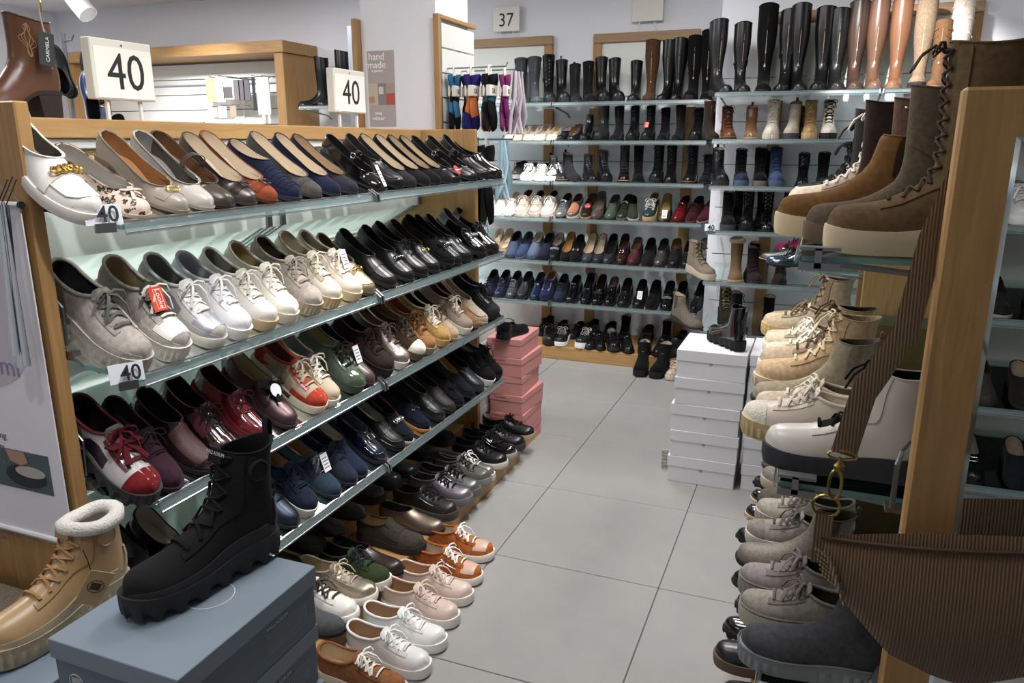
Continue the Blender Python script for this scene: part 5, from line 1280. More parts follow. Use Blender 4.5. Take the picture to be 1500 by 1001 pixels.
cwall(2, [
 (1058, 'chelsea+plat+rib', D('L1c1d20', s='R232427', a='K151517'), 'black Chelsea boot with ribbed sole', {'yaw': 16, 'size': .26}),
 (1087, 'lace+plat+cap', D('S17181a', s='R4a5a72', a2='S34405a'), 'black boot with blue toe', {'yaw': 10}),
 (1113, 'hike+plat', D('S17181a', s='R6a645c'), 'black boot with pale sole', {'yaw': 6}),
 (1138, 'lace+plat', D('S4a5c88', s='R4c5a78', c='K3a4a74', l='K2a3450'), 'blue suede laced boot', {'yaw': 8, 'size': .262}),
 (1120, 'lace', D(BS, s='R151516'), 'black boot in second row', {'in': .15, 'size': .24}),
 (1175, 'hike', D('L17181a', s='R151516'), 'black low laced boot', {'size': .235}),
 (1205, 'hike', D(BS, s='R151516'), 'black nubuck low boot', {'size': .235})], 'third')
cwall(3, [
 (1066, 'lace+plat', D('S202124', s='R3c4044'), 'black boot with grey sole', {'yaw': 8, 'size': .26}),
 (1093, 'lacehigh+lug', D('L17181a', s='R151516'), 'black high laced boot', {'yaw': 4, 'size': .25}),
 (1121, 'lacehigh', D('P121316', s='R151516'), 'black patent laced boot', {'yaw': 2, 'size': .25}),
 (1075, 'lacehigh', D(BS, s='R151516'), 'black suede boot in second row', {'in': .14, 'size': .25}),
 (1110, 'mid', D(BS, s='R151516'), 'black mid boot in second row', {'in': .16, 'size': .22}),
 (1150, 'lacehigh', D(BL, s='R151516'), 'black narrow boot', {'size': .25})], 'fourth')
cwall(4, [
 (1043, 'lace+plat', D('S8a7c6c', s='Rb8ab98', c='K6a5c4c', l='F9c9084'), 'taupe laced boot with pale sole', {'yaw': 42, 'size': .262, 'in': .02}),
 (1077, 'fur+nolace', D('S8c6c4c', s='Rb09c80', f='Fcfc0aa'), 'tan sheepskin boot', {'yaw': 6, 'size': .262}),
 (1107, 'lace', D('S3a2a30', s='R2a2226', c='K3a3036'), 'plum laced boot', {'yaw': 12}),
 (1098, 'lace', D('S2c2420', s='R1c1816'), 'dark brown boot in second row', {'in': .15, 'size': .24}),
 (1140, 'lace', D('S34281f', s='R1c1816'), 'brown boot', {'size': .25})], 'fifth')
cwall(5, [
 (1026, 'chelsea', D('S7a6f62', s='R2a2a2c', a='S5a5048'), 'grey suede Chelsea boot', {'yaw': 52, 'size': .255, 'in': .03}),
 (1088, 'lace+plat+cap', D('K3c3e42', s='R232427', a2='R8a94a0', c='K2c2e32'), 'grey boot with pale toe', {'yaw': 20, 'size': .262, 'in': .02}),
 (1066, 'lace+lug', D('S3a3626', s='R1e1c18', c='K9a8a64'), 'olive laced boot in second row', {'in': .14, 'size': .27, 'yaw': 14}),
 (1120, 'lace+lug', D(BS, s='R151516'), 'black lug boot', {'size': .25})], 'lowest')

# ------------------------------------------------------------------ right rack rows (toes point to the aisle)
def row_right(k, items, row, group, size=.275, z=None, anchor='the oak end panel'):
    zz = (QZ[k] if z is None else z)+.002
    for i, (y, u, st, c, d, *o) in enumerate(items):
        o = o[0] if o else {}
        x = along_x(u, y, zz+o.get('h', .04))
        put(st, (x, y, zz), PI/2, 0, c, d, i, anchor, row, group, size, dict(o, yaw=o.get('yaw', random.uniform(-1.5, 1.5))))
CS = 'Rcbbda4'
row_right(0, [
 (1.55, 1213, 'tallace+thick', D('S70593c', s='Rc2b396', l='L5a4632', b='S74603f', c='K5c4a3a', t='S6a5438'), 'tan brown laced tall boot', {'size': .278, 'h': .07}),
 (1.665, 1180, 'mid+cuff+plat', D('S625240', s='R5a4a3c', l='L4a3a2c', a='S66543f'), 'taupe suede boot with ankle cuff', {'size': .272}),
 (1.78, 1140, 'chelsea+thick', D('S7c5626', s='Rcdbb98', a='K40301c', b='S7c5528', l='L5a4026'), 'golden brown suede Chelsea boot', {'size': .285, 'h': .07}),
 (1.91, 1175, 'mid+topstuds', D('S6a4e3c', s='R8c8078', l='L5a4436', m=CHROME), 'brown boot with studded cuff', {'size': .28}),
 (2.05, 1145, 'mid', D('S3c2a24', s='R6a6460', l='L3a2a22'), 'dark brown suede tall boot', {'size': .285}),
 (2.25, 1153, 'lacehigh+plat', D('Sd2bda4', s='Rd6c8b0', c='Ke6dccb', l='Fe6dccc'), 'cream laced boot', {'size': .275}),
 (2.39, 1150, 'mid', D('L1c1d20', s='R2c2c2e', l='K1c1c1e'), 'black leather boot', {'size': .28}),
 (2.53, 1152, 'lacehigh', D('L1a1b1d', s='R2c2c2e', l='K1c1c1e'), 'black laced boot', {'size': .275}),
 (2.67, 1155, 'lacehigh+studs', D('L17181a', s='R232324', m=CHROME, l='K1c1c1e'), 'black studded laced boot', {'size': .275}),
 (2.82, 1158, 'lace', D('L1a1b1d', s='R232324', l='K1c1c1e'), 'black ankle boot', {'size': .27}),
 (2.97, 1162, 'hike', D(BS, s='R232324', l='K1c1c1e'), 'black low boot', {'size': .26})], "on boot rack's top shelf", 'boots on the right rack top shelf')
row_right(1, [
 (1.565, 1120, 'lace+plat', D('Ld2ccc2', s='R34353a', l='K1a1a1c', c='K1c1c20', b='Lcbc5ba', t='K2a2220'), 'white leather boot with black sole', {'size': .288, 'h': .03}),
 (1.70, 1088, 'mocboot+ribsole+cap', D('Ld9cabb', s='Rc2ad80', l='Fe6dccc', c='Kdccfc2', a='Fe6dfd0', a2='Fe9e2d4', b='Ld6c5b6'), 'cream shearling moccasin with gum sole', {'size': .285, 'h': .03}),
 (1.82, 1106, 'sneaker', D('Scabaa2', s='Rdfd8ca', l='K8c7c68', c='Ke6dcc6', b='Sc2b29a'), 'beige nubuck sneaker', {}),
 (1.93, 1102, 'chelsea', D('S9c9078', s='R2a2826', a='S8a7e68', l='L6a5e4c'), 'taupe suede Chelsea boot', {'h': .02}),
 (2.06, 1106, 'lace+lug', D('Sc0a27a', s='Rc9b49a', c='Kd6c39c', l='F9c8664', b='Sb89a70'), 'tan nubuck laced boot', {'size': .285}),
 (2.19, 1112, 'lace+plat', D('Sb8a286', s='Rdad2c4', c='K6a5840', l='K4a3c2c'), 'sand laced boot', {'size': .28}),
 (2.31, 1119, 'sneaker', D('Sd2c2a6', s='Re2dccf', l='Lb09a7a', c='Ke9e2d2'), 'cream suede sneaker'),
 (2.43, 1119, 'sneaker', D('Scdbda0', s='Re2dccf', l='La8926e', c='Ke9e2d2'), 'pale sand sneaker'),
 (2.55, 1120, 'derby', D('Sc2b29a', s='Rd6cfc0', l='L9c8664', c='Ke2d9c6'), 'beige lace-up'),
 (2.68, 1117, 'chunky', D('Sc9b494', s='Rd2b680', l='L9c8664', c='K8a7450'), 'sand sneaker with gum sole'),
 (2.82, 1124, 'lace', D('Sb09a7c', s='R9c8a6c', l='L6a583c', c='K8a7450'), 'sand suede ankle boot')], "on boot rack's middle shelf", 'shoes on the right rack middle shelf')
row_right(2, [
 (1.58, 1085, 'chelsea+plat+rib+welt', D('S55565b', s='R8a8f92', l='K2a2a2c', b='K5c6064', a='S4c4d52', w='K7c8084'), 'slate suede boot with ribbed sole', {'size': .295, 'h': .03}),
 (1.72, 1084, 'mocboot+stitch', D('Sa09a8e', s='Rb3aea2', l='K4a463e', c='K7c776c', b='K8a857a', a='S8c867a'), 'light grey suede lace moccasin', {'size': .285, 'h': .03}),
 (1.85, 1084, 'mocboot+stitch+ribsole', D('S9c9090', s='R98928a', l='K4a463e', c='K8c8580', b='K8a8480', a='S8a8080'), 'mauve grey ribbed sole shoe', {'size': .285, 'h': .03}),
 (1.99, 1080, 'chelsea', D('V7c7466', s='R232427', a='S5c5446', l='L3a342a'), 'croc embossed taupe Chelsea boot', {'size': .285, 'h': .03}),
 (2.12, 1094, 'sneaker+cap', D('S9c918a', s='Rc4c0b6', l='K4a463e', c='K6a645c', a2='S918680', b='S8a807a'), 'taupe suede sneaker', {'size': .275}),
 (2.25, 1108, 'chunky+lug', D('Sa89e92', s='Rb0a698', l='K4a463e', c='K8c8478'), 'greige lug sneaker', {'size': .275}),
 (2.38, 1112, 'chelsea', D('S6a6258', s='R232427', a='K4a443c', l='L3a342a'), 'grey brown Chelsea boot', {}),
 (2.52, 1116, 'sneaker', D('S8a8278', s='Rb0a698', l='K4a463e', c='K8c8478'), 'stone suede sneaker'),
 (2.68, 1118, 'derby', D('S7a7268', s='R3c3a38', l='K4a463e', c='K6a645c'), 'stone lace-up')], "on boot rack's lowest shelf", 'shoes on the right rack lowest shelf')
row_right(None, [
 (1.62, 1052, 'slipon', D('L1a1b1e', s='R2a211c', l='K1c1c1e'), 'black leather slip-on', {'h': .02}),
 (1.75, 1056, 'slipon', D('P1a1c22', s='R17181a', l='K1c1c1e'), 'black patent slip-on', {'h': .02}),
 (1.89, 1047, 'sneaker', D('L22242a', s='R6a5a4a', l='K1c1c1e'), 'black sneaker with brown sole', {'h': .02}),
 (2.02, 1060, 'slipon+plat', D('P15161a', s='R151516', l='K1c1c1e'), 'black glossy shoe', {'h': .02}),
 (2.16, 1078, 'loafer+plat', D('P15161a', s='R151516', l='K1c1c1e'), 'black platform loafer', {'h': .02}),
 (2.30, 1073, 'loafer', D('L18191c', s='R17181c', l='K1c1c1e'), 'black loafer', {'h': .02}),
 (2.45, 1080, 'slipon', D('P1c2028', s='Rb0a08c', l='K1c1c1e'), 'dark patent slip-on', {'h': .02}),
 (2.60, 1079, 'derby+lug', D('L151618', s='R151516', l='K1c1c1e'), 'black lug lace-up', {'h': .02}),
 (2.78, 1092, 'loafer+plat', D('P15161a', s='Rcfb79c', l='K1c1c1e'), 'black loafer with cream sole', {'h': .02}),
 (2.94, 1100, 'loafer', D('P15161a', s='Rd2bda4', l='K1c1c1e'), 'black patent loafer with cream sole', {'h': .02}),
 (3.09, 1104, 'derby+lug', D('L2a2f36', s='R151516', l='K1c1c1e'), 'slate lug lace-up', {'h': .02})], "on boot rack's base", 'shoes on the right rack base', .27, .08)
row_right(None, [
 (3.72, 1122, 'derby+lug', D('P1f3a4c', s='R17181a', l='K1c1c1e'), 'teal patent lace-up', {}),
 (3.83, 1114, 'derby+lug+welt', D('M6a6a6c', s='R151516', l='K1c1c1e', w='Rb08a58'), 'pewter lace-up with tan welt', {}),
 (3.95, 1140, 'sneaker+lug', D('P9a1420', s='R2c2c2e', l='K1c1c1e', c='K7a1018'), 'red patent lace-up', {}),
 (4.08, 1134, 'sneaker+lug', D('S7c2458', s='R2c2c2e', l='K1c1c1e', c='K5a1a40'), 'purple suede lace-up', {})], "on the short rack's shelf", 'bright shoes on the short rack', .262, SZ, 'the white boxes')
# ------------------------------------------------------------------ shoes that only the mirror shows
def mirror_row(z, items, row):
    for i, (x, st, c, d) in enumerate(items):
        put(st, (x, -.206, z+.002), 0, R(10), c, d, i, 'the oak side', row, 'shoes seen in the mirror', .262, {})
mirror_row(MZ[0], [(.50, 'sneaker', D('Ld9d9d6', s='Re2e2df', l='K8c9094', c='Ke6e6e4'), 'white sneaker'), (.62, 'sneaker', D('Lcfcfd0', s='Re2e2df', l='K8c9094', c='Ke6e6e4'), 'pale grey sneaker'), (.74, 'runner', D('Le4e4e2', s='Re2e2df', c='Ke6e6e4'), 'white runner')], "on the mirrored top shelf")
mirror_row(MZ[1], [(.48, 'moc+buckle', D('S4a3c2e', s='Rc9c2b4', l='K4a4036', m=CHROME), 'brown moccasin with metal'), (.60, 'moc', D('S2c2826', s='R9c968a', l='K2a2826'), 'dark moccasin'), (.73, 'loafer', D('L4c4640', s='R2a2826'), 'taupe loafer')], "on the mirrored second shelf")
mirror_row(MZ[2], [(.47, 'derby', D('L34332e', s='R232220', l='K232220'), 'dark olive lace-up'), (.60, 'slipon', D('S46423a', s='R232220', l='K232220'), 'dark grey slip-on'), (.72, 'slipon', D('S2a2826', s='R232220'), 'charcoal slip-on')], "on the mirrored third shelf")
mirror_row(MZ[3], [(.48, 'sneaker', D('S131315', s='R131315', l='K131315'), 'black sneaker'), (.60, 'moc+buckle', D('L131416', s='R131315', l='La39a8a', m=CHROME), 'black moccasin with metal bar'), (.74, 'slipon', D('S1c2430', s='R131315'), 'navy slip-on')], "on the mirrored lowest shelf")

# ================================================================== boxes
def shoe_box(x0, x1, y0, y1, z0, h, code, label, group, lid=.036, lip=.003, rz=0.0, lidcode=None, gap=.0):
    cx, cy = (x0+x1)/2, (y0+y1)/2; a, b = (x1-x0)/2, (y1-y0)/2
    t = thing('shoe_box', label, 'box', (cx, cy, z0), (0, 0, rz), group)
    obj('box_body', bevbox(-a+lip, a-lip, -b+lip, b-lip, 0, h-.004, .0015), mat(code), t)
    obj('lid', bevbox(-a, a, -b, b, h-lid, h, .0012), mat(lidcode or code), t)
    return t
def face_text(t, body, size, loc, face, m=INK, sx=1.0, name='lettering', bold=0, roll=0):
    """face: '+x' '-y' '+z' – the side of the thing the writing is on"""
    o = obj(name, text_mesh(body, size, .0006, bold), m, t, loc)
    o.rotation_euler = {'+x': (PI/2, roll, PI/2), '-y': (PI/2, roll, 0), '+z': (0, 0, roll), '-x': (PI/2, roll, -PI/2)}[face]; o.scale = (sx, 1, 1); return o
GB1 = 'C66727e'
WHERE = ['lowest', 'second lowest', 'third', 'fourth', 'fifth', 'top']
for k in range(6):
    j = [.0, .004, -.003, .003, -.004, 0][k]
    t = shoe_box(-1.045+j, -.785+j, .69, 1.018, .12*k, .119, GB1, 'blue grey shoe box, %s in the stack under black boot' % WHERE[k], 'blue grey boxes under the black boot', lid=.034, lip=.004, lidcode='C7c8a98')
    if k > 3:
        face_text(t, 'PALLADIUM', .0105, (.1268, .055, .072), '+x', mat('Cb9c0c6'))
        m2 = MB()
        for q in range(9): m2.box(.1262, .1268, .025, .135, .062-q*.0048, .0635-q*.0048)
        obj('fine_print', m2, mat('C8a929a'), t)
        o = obj('round_logo', ringtube((0, 0, 0), .014, .014, .0012, 'xz', 24).mesh('logo', True), mat('Cb9c0c6'), t, (-.085, -.1606, .05)); 
        for q in range(4): obj('logo_bar', MB().box(-.009, .009, -.0004, .0004, -.0012, .0012), mat('Cb9c0c6'), o, (0, 0, .006-q*.004))
    if k == 5: obj('lid_ring', ringtube((.02, .02, .1195), .040, .040, .0008, 'xy', 30).mesh('ring', True), mat('Ce4e8ea'), t)
for k in range(5):
    shoe_box(-1.362, -1.10, .68, 1.012, .12*k, .119, GB1, 'blue grey shoe box, %s in the stack under tan winter boot' % WHERE[k if k < 4 else 5], 'blue grey boxes under the tan boot', lid=.034, lip=.004, lidcode='C7c8a98')
# hero boots on the grey boxes
hb = shoe('hike+lug+foxing+patchlogo+tab+nobow', (-.958, .765, .7215), R(167), 0, D('K2e2e30', s='R2a2a2c', c='K26262a', l='K1e1e20', a2='R2c2c2e', b='K2b2b2d', t='K2c2c2e'), 'lace_up_boot', 'black canvas lug boot standing on the blue grey shoe box', 'boot', None, .284, False)
cb = shoe('chukka+rib+plat+fleece+foxing+patchlogo+nobow+eyes', (-1.222, .695, .6015), R(178), 0, D('Lc09c6a', s='Rb5a78e', c='Kb98a52', l='Fe9e5da', a2='Rb3a58c', b='Lb8935f', f='Ff2efe8', t='Lc4a070'), 'winter_boot', 'tan leather winter boot with white fleece cuff and paper tag', 'boot', None, .278, False)
def boot_label(root, stl, u, w, h, code, txt, tcode):
    parts, l = style(stl); p = l.surf(u, 0, 1, .0075); q = l.surf(min(1, u+.03), 0, 1, .0075); d = Vector(q)-Vector(p)
    ang = math.atan2(d.z, -d.y)
    e = obj('tongue_label', bevbox(-w, w, -.0012, .0008, -h, h, .0006), mat(code), root, p, (ang-PI/2, 0, PI))
    e.rotation_euler = (-(PI/2-ang), 0, PI)
    obj('lettering', text_mesh(txt, .0088, .0004), mat(tcode), e, (0, -.0015, .003), (PI/2, 0, 0))
boot_label(hb, 'hike+lug+foxing+patchlogo+tab+nobow', .965, .017, .012, 'K232325', 'PALLADIUM', 'Cb9b9b9')
boot_label(cb, 'chukka+rib+plat+fleece+foxing+patchlogo+nobow+eyes', .955, .017, .012, 'La8834f', 'PALLADIUM', 'Ce6dcc4')
ptag = obj('paper_tag', bevbox(-.020, .020, -.0006, .0006, -.036, .036, .0003), mat('Cc9ab7e'), cb, (-.060, .105, .075), (R(12), R(28), R(-125)))
obj('round_logo', ringtube((0, 0, 0), .013, .013, .0006, 'xz', 22).mesh('logo', True), mat('C3c342c'), ptag, (0, -.001, .004))
for q in range(5): obj('logo_bar', MB().box(-.008, .008, -.0003, .0003, -.0011, .0011), mat('C3c342c'), ptag, (0, -.001, .010-q*.003))
obj('tag_string', MB().tube([(-.056, .104, .108), (-.048, .102, .128), (-.034, .098, .140)], .0008, 5), mat('K1c1c1c'), cb)
# pink boxes
PK = 'Cd08f8c'
PD = ['bottom', 'second lowest', 'third lowest', 'fourth lowest', 'second highest', 'top']
for k in range(6):
    dx = [0, .004, .006, -.008, .0, -.012][k]; dr = [0, R(1), R(-2), R(3), R(-1), R(2)][k]
    t = shoe_box(-1.405+dx, -1.232+dx, 3.245, 3.525, .0935*k, .0927, PK, 'pink shoe box, %s in the pink stack' % PD[k], 'pink shoe boxes', lid=.030, lip=.0025, rz=dr)
    face_text(t, 'ALMA EN PENA', .0095, (-.03, -.1404, .078), '-y', mat('C8a4a48'))
# white boxes
for k in range(5):
    dx = [0, .004, .004, .010, .016][k]; dr = [0, R(.6), R(-.5), R(1), R(-.6)][k]
    t = shoe_box(-.518+dx, -.228+dx, 3.18, 3.50, .1215*k, .1208, 'Ce2e2e8', 'white shoe box, %s in the stack under black patent boot' % WHERE[k if k < 4 else 5], 'white shoe boxes', lid=.048, lip=.003, rz=dr)
    obj('thumb_notch', MB().lathe([(.008, 0), (.008, .0004)], 14, Matrix.Translation((0, -.1574, .068)) @ Matrix.Rotation(PI/2, 4, 'X')), mat('Ca8a8ae'), t)
for k in range(5):
    shoe_box(-.205, .085, 3.20, 3.52, .1215*k, .1208, 'Ce0e0e6', 'white shoe box, %s in the stack beside the boot rack' % WHERE[k if k < 4 else 5], 'white shoe boxes', lid=.048, lip=.003, rz=R(.5*(k % 2)))
for k in range(6):
    shoe_box(-1.66, -1.42, 3.17, 3.37, .108*k, .1072, 'Cdcdcda', 'white shoe box, %s in the stack behind pink boxes' % (WHERE[k] if k < 5 else 'top'), 'white shoe boxes behind the pink stack', lid=.035, lip=.003)
shoe('lace+lug+zip+nolace', (-.395, 3.425, .6085), R(38), 0, D('P17121a', s='R131314', l='K1c1c1e', m=CHROME), 'ankle_boot', 'black patent lug boot on top of the white boxes', 'boot', None, .25)
shoe('maryjane+studs', (-1.36, 3.44, .562), R(12), 0, D('S151517', s='R131314', l='L8a5a2c', a='K3a342c', m=GOLD), 'mary_jane_shoe', 'black suede shoe with beaded strap on the pink boxes', 'shoe', None, .235)
shoe('slipon', (-1.285, 3.43, .562), R(-14), 0, D('S151517', s='R131314', l='K1c1c1e'), 'slip_on_shoe', 'black suede slip-on lying on the pink boxes', 'shoe', None, .225)
# woven mat end poking out beside the white boxes
wm = MB()
for i in range(6):
    for j in range(4): wm.box(-.565+.013*j, -.555+.013*j, 3.30, 3.312, .0+.016*i, .012+.016*i)
t = tag(obj('bead_mat', wm, mat('Kb9b4aa')), 'pale beaded strip peeping out beside the white boxes', 'mat', kind='stuff')

# ================================================================== signs and price cards
def number_sign(label, y0, y1, z0, z1, x, txt, sx, size):
    t = thing('size_sign', label, 'sign', (x, (y0+y1)/2, 1.516), group='size signs on the oak rack')
    w = (y1-y0)/2; a, b = z0-1.516, z1-1.516
    obj('sign_block', bevbox(-.03, 0, -w, w, a, b, .002), mat('Gdcd9cf'), t)
    obj('number_card', bevbox(.0, .0015, -w+.008, w-.004, a+.004, b-.02, .0004), mat('Ceceae0'), t)
    for s in (-1, 1): obj('post', MB().box(-.018, -.010, s*w*.55-.004, s*w*.55+.004, 0, a), mat('Ge2e0da'), t)
    obj('pin', MB().lathe([(.003, 0), (.002, .0018)], 10, Matrix.Translation((.0005, 0, b-.012)) @ Matrix.Rotation(PI/2, 4, 'Y')), STEEL, t)
    face_text(t, txt, size, (.0020, .005, (a+b)/2-.008), '+x', INK, sx)
number_sign('cream sign reading 40 beside the brown cowboy boot', 1.452, 1.640, 1.564, 1.708, -1.672, '40', .95, .125)
number_sign('cream sign reading 40 near the hand made poster', 2.47, 2.68, 1.568, 1.722, -1.672, '40', .95, .125)
def wall_sign(label, x0, x1, z0, z1, y, txt, zp):
    t = thing('size_sign', label, 'sign', ((x0+x1)/2, y, zp), group='size signs over the back wall')
    w = (x1-x0)/2; obj('sign_block', bevbox(-w, w, -.012, .012, z0-zp, z1-zp, .002), mat('Ge4e2da'), t)
    for s in (-1, 1): obj('post', MB().box(s*w*.5-.003, s*w*.5+.003, -.003, .003, 0, z0-zp), mat('Ge6e6e4'), t)
    if txt: face_text(t, txt, .125, (0, -.0126, (z0+z1)/2-zp-.01), '-y', INK, .95)
wall_sign('white sign reading 37 above the framed board', -2.272, -2.072, 2.222, 2.385, 5.385, '37', 2.181)
wall_sign('pale faded sign above the brown suede boots', -1.272, -1.064, 2.236, 2.40, 5.385, None, 2.176)
def price_card(label, loc, rz, w=.066, h=.040):
    t = thing('price_card', label, 'price card', loc, (0, R(0), rz), 'small size 40 cards')
    obj('card', bevbox(-w/2, w/2, -.0008, .0008, 0, h, .0003), mat('Cd6dae2'), t, rot=(R(-12), 0, 0))
    obj('clip', MB().box(-.018, .018, -.006, .006, -.014, .004), STEEL, t)
    o = face_text(t, '40', .044, (.006, -.0056, h*.5), '-y', INK, .9, bold=.0006); o.rotation_euler = (PI/2-R(12), 0, 0)
    return t
for k, u in ((0, 152), (1, 186)):
    z = RZ[k]+.006; y = along_y(u, RX+.02, z+.02)
    price_card('small white 40 card on the %s shelf of the oak rack' % ('top' if k == 0 else 'second'), (RX+.020, y, z), R(62))
price_card('small white 40 card on the boot shelving', (-.575, 4.585, CZ[3]+.004), 0, .062, .042)

# ================================================================== banner, shoehorns, bench
bn = thing('banner', 'white hanging banner with lilac circle and shoe photo on the rack end', 'banner', (-1.66, 1.026, .62))
obj('cloth', bevbox(-.27, .248, -.003, 0, 0, .725, .0005), mat('Ce4e3ea'), bn)
for z in (.01, .725): obj('rod', MB().tube([(-.27, -.004, z), (.25, -.004, z)], .006, 8), mat('Gd6d6dc'), bn)
obj('rod_knob', MB().lathe([(.002, -.004), (.007, -.003), (.007, .003), (.002, .004)], 10, Matrix.Translation((.254, -.004, .725)) @ Matrix.Rotation(PI/2, 4, 'Y')), DARKMETAL, bn)
obj('hanging_cord', MB().tube([(.254, -.004, .728), (.15, -.004, .80)], .0012, 5), STEEL, bn)
ci = [(.09+.215*math.cos(R(a)), .50+.165*math.sin(R(a))) for a in range(0, 360, 10)]
ci = [(min(a, .246), b) for a, b in ci]
obj('lilac_disc', MB().prism(ci, lambda a, b, c: (a-.06, -.0032-c, b), .0006), mat('Cc3bcc8'), bn)
LIL = mat('C8c7ea4'); GRT = mat('C6a6a72')
def btext(s, size, u, v, m=GRT, sx=1):
    p = ony(u, v, 1.022); o = obj('lettering', text_mesh(s, size), m, bn, (p[0]+1.66, -.0042, p[2]-.62), (PI/2, 0, 0)); o.scale = (sx, 1, 1)
btext('mf', .062, 14, 538, LIL); btext('ng', .022, 4, 638); btext('Pirmasens', .022, 21, 661); btext('che Modelle', .022, 20, 679)
btext('lleestra\u00dfe 36  *  D-66', .016, 24, 783); btext('er.de', .016, 2, 786)
pa = ony(-40, 708, 1.022); pb = ony(86, 768, 1.022); px0, px1, pz0, pz1 = pa[0]+1.66, pb[0]+1.66, .115, .205
ph = obj('shoe_photo', MB().box(px0, px1, -.0042, -.0036, pz0, pz1), mat('C4a5a5c'), bn)
def ell(cx, cz, a, b, n=22): return [(cx+a*math.cos(2*PI*i/n), cz+b*math.sin(2*PI*i/n)) for i in range(n)]
fr = lambda a, b, c: (a, -.0044-c, b)
obj('photo_shoe', MB().prism(ell(px1-.075, .148, .062, .026), fr, .0004), mat('C23282f'), bn)
obj('photo_insole', MB().prism(ell(px1-.060, .160, .045, .013), lambda a, b, c: (a, -.0050-c, b), .0004), mat('Cb3b0aa'), bn)
obj('photo_hand', MB().prism([(px1-.125, .204), (px1-.07, .204), (px1-.062, .182), (px1-.085, .172), (px1-.115, .180)], lambda a, b, c: (a, -.0056-c, b), .0004), mat('Cb08a7a'), bn)
for k, (u0, v0, u1, v1, w) in enumerate([(9, 300, 30, 538, .011), (3, 296, 40, 536, .008), (-4, 300, 22, 520, .010)]):
    a, b = ony(u0, v0, 1.0-.006*k), ony(u1, v1, .985-.006*k)
    t = thing('shoehorn', ['long polished steel shoehorn hanging before the banner', 'slim steel shoehorn with the longest blade by the banner', 'short steel shoehorn behind the two longer ones'][k], 'shoehorn', b, group='steel shoehorns by the banner')
    d = a-b; rows = []
    for i in range(9):
        f = i/8; c = d*f; ww = w*(1.25-.6*f); rows.append([(c.x+ww*s, c.y-.006*(1-s*s)*(1.2-f), c.z) for s in (-1, -.5, 0, .5, 1)])
    mb = MB().grid(rows); mb.grid([[(p[0], p[1]+.0012, p[2]) for p in r_] for r_ in rows], True); obj('blade', mb, CHROME, t, smooth=True)
    obj('hanging_loop', MB().tube([d, d+Vector((.004, .01, .02)), d+Vector((.0, .028, .045))], .0012, 5), mat('K2c2c2c'), t)
# bench with woven cover
bt = thing('bench', 'bench with brown woven fabric seat before the rack end', 'bench', (-1.84, .76, 0))
def weave():
    m, nt, b = _new('brown_woven_fabric'); b.inputs['Roughness'].default_value = .95
    n = _noise(nt, 90, 3, 'Object', (1, 5, 1)); r = _ramp(nt, n.outputs[0], [(.3, lin('4f443a')), (.7, lin('85776a'))]); nt.links.new(r.outputs[0], b.inputs['Base Color'])
    _bump(nt, b, n.outputs[0], .7, .003); return m
obj('seat_cushion', bevbox(-.46, .46, -.25, .25, .36, .50, .02, 3), weave(), bt)
obj('seat_frame', bevbox(-.45, .45, -.24, .24, .30, .36, .004), WOODX, bt)
for a in (-.42, .42):
    for b in (-.21, .21): obj('leg', bevbox(a-.02, a+.02, b-.02, b+.02, 0, .30, .003), WOODZ, bt)

# ================================================================== cowboy boot and others on the rack top
cbt = shoe('cowboy+heel+westitch+slim', (-1.745, 1.135, 1.516), R(176), 0, D('L6c4228', s='R2a2422', c='Kb08a5c', l='L6a4226', b='L7a4c2a'), 'cowboy_boot', 'brown leather cowboy boot with stitched shaft and black tag', 'boot', None, .262)
kt = obj('hang_tag', bevbox(-.021, .021, -.0008, .0008, -.038, .038, .0004), mat('C2a2c2e'), cbt, (-.056, .055, .155), (0, R(6), R(-84)))
obj('lettering', text_mesh('CARMELA', .013), mat('Ccfcfcf'), kt, (.002, -.0012, 0), (PI/2, R(-90), 0))
obj('tag_cord', MB().tube([(-.056, .055, .193), (-.050, .055, .23), (-.046, .052, .262)], .0016, 5), mat('Kb5aaa0'), cbt)
obj('zip_pull', MB().tube([(-.050, .050, .278), (-.054, .052, .258), (-.055, .052, .238)], .0024, 6), GOLD, cbt)
for k, (u, c, d) in enumerate([(300, 'Scbbda8', 'beige suede sneaker'), (345, 'Ld6cab8', 'ivory leather sneaker'), (376, 'Sc4b49c', 'sand suede sneaker')]):
    x = -2.15; shoe('sneaker', (x-.12+.0, along_y(u, x, 1.46), 1.428), R(100 if k != 2 else 150), 0, D(c, s='Re2dccf', l='K9c8c78', c='Ke6e0d4'), 'sneaker', '%s behind the oak rack top' % d, 'shoe', 'sneakers on the rear rack shelf', .245)
hp = thing('slipper_stand', 'thin steel stand holding blue and black slippers behind the cowboy boot', 'stand', (-2.72, 2.25, 0))
obj('pole', MB().tube([(0, 0, .01), (0, 0, 1.86)], .008, 8), STEEL, hp); obj('foot', MB().lathe([(.14, 0), (.14, .008), (.02, .012)], 24), STEEL, hp)
for z in (1.83, 1.66): obj('hook', MB().tube([(0, 0, z), (.08, -.03, z), (.10, -.036, z+.015)], .003, 6), STEEL, hp)
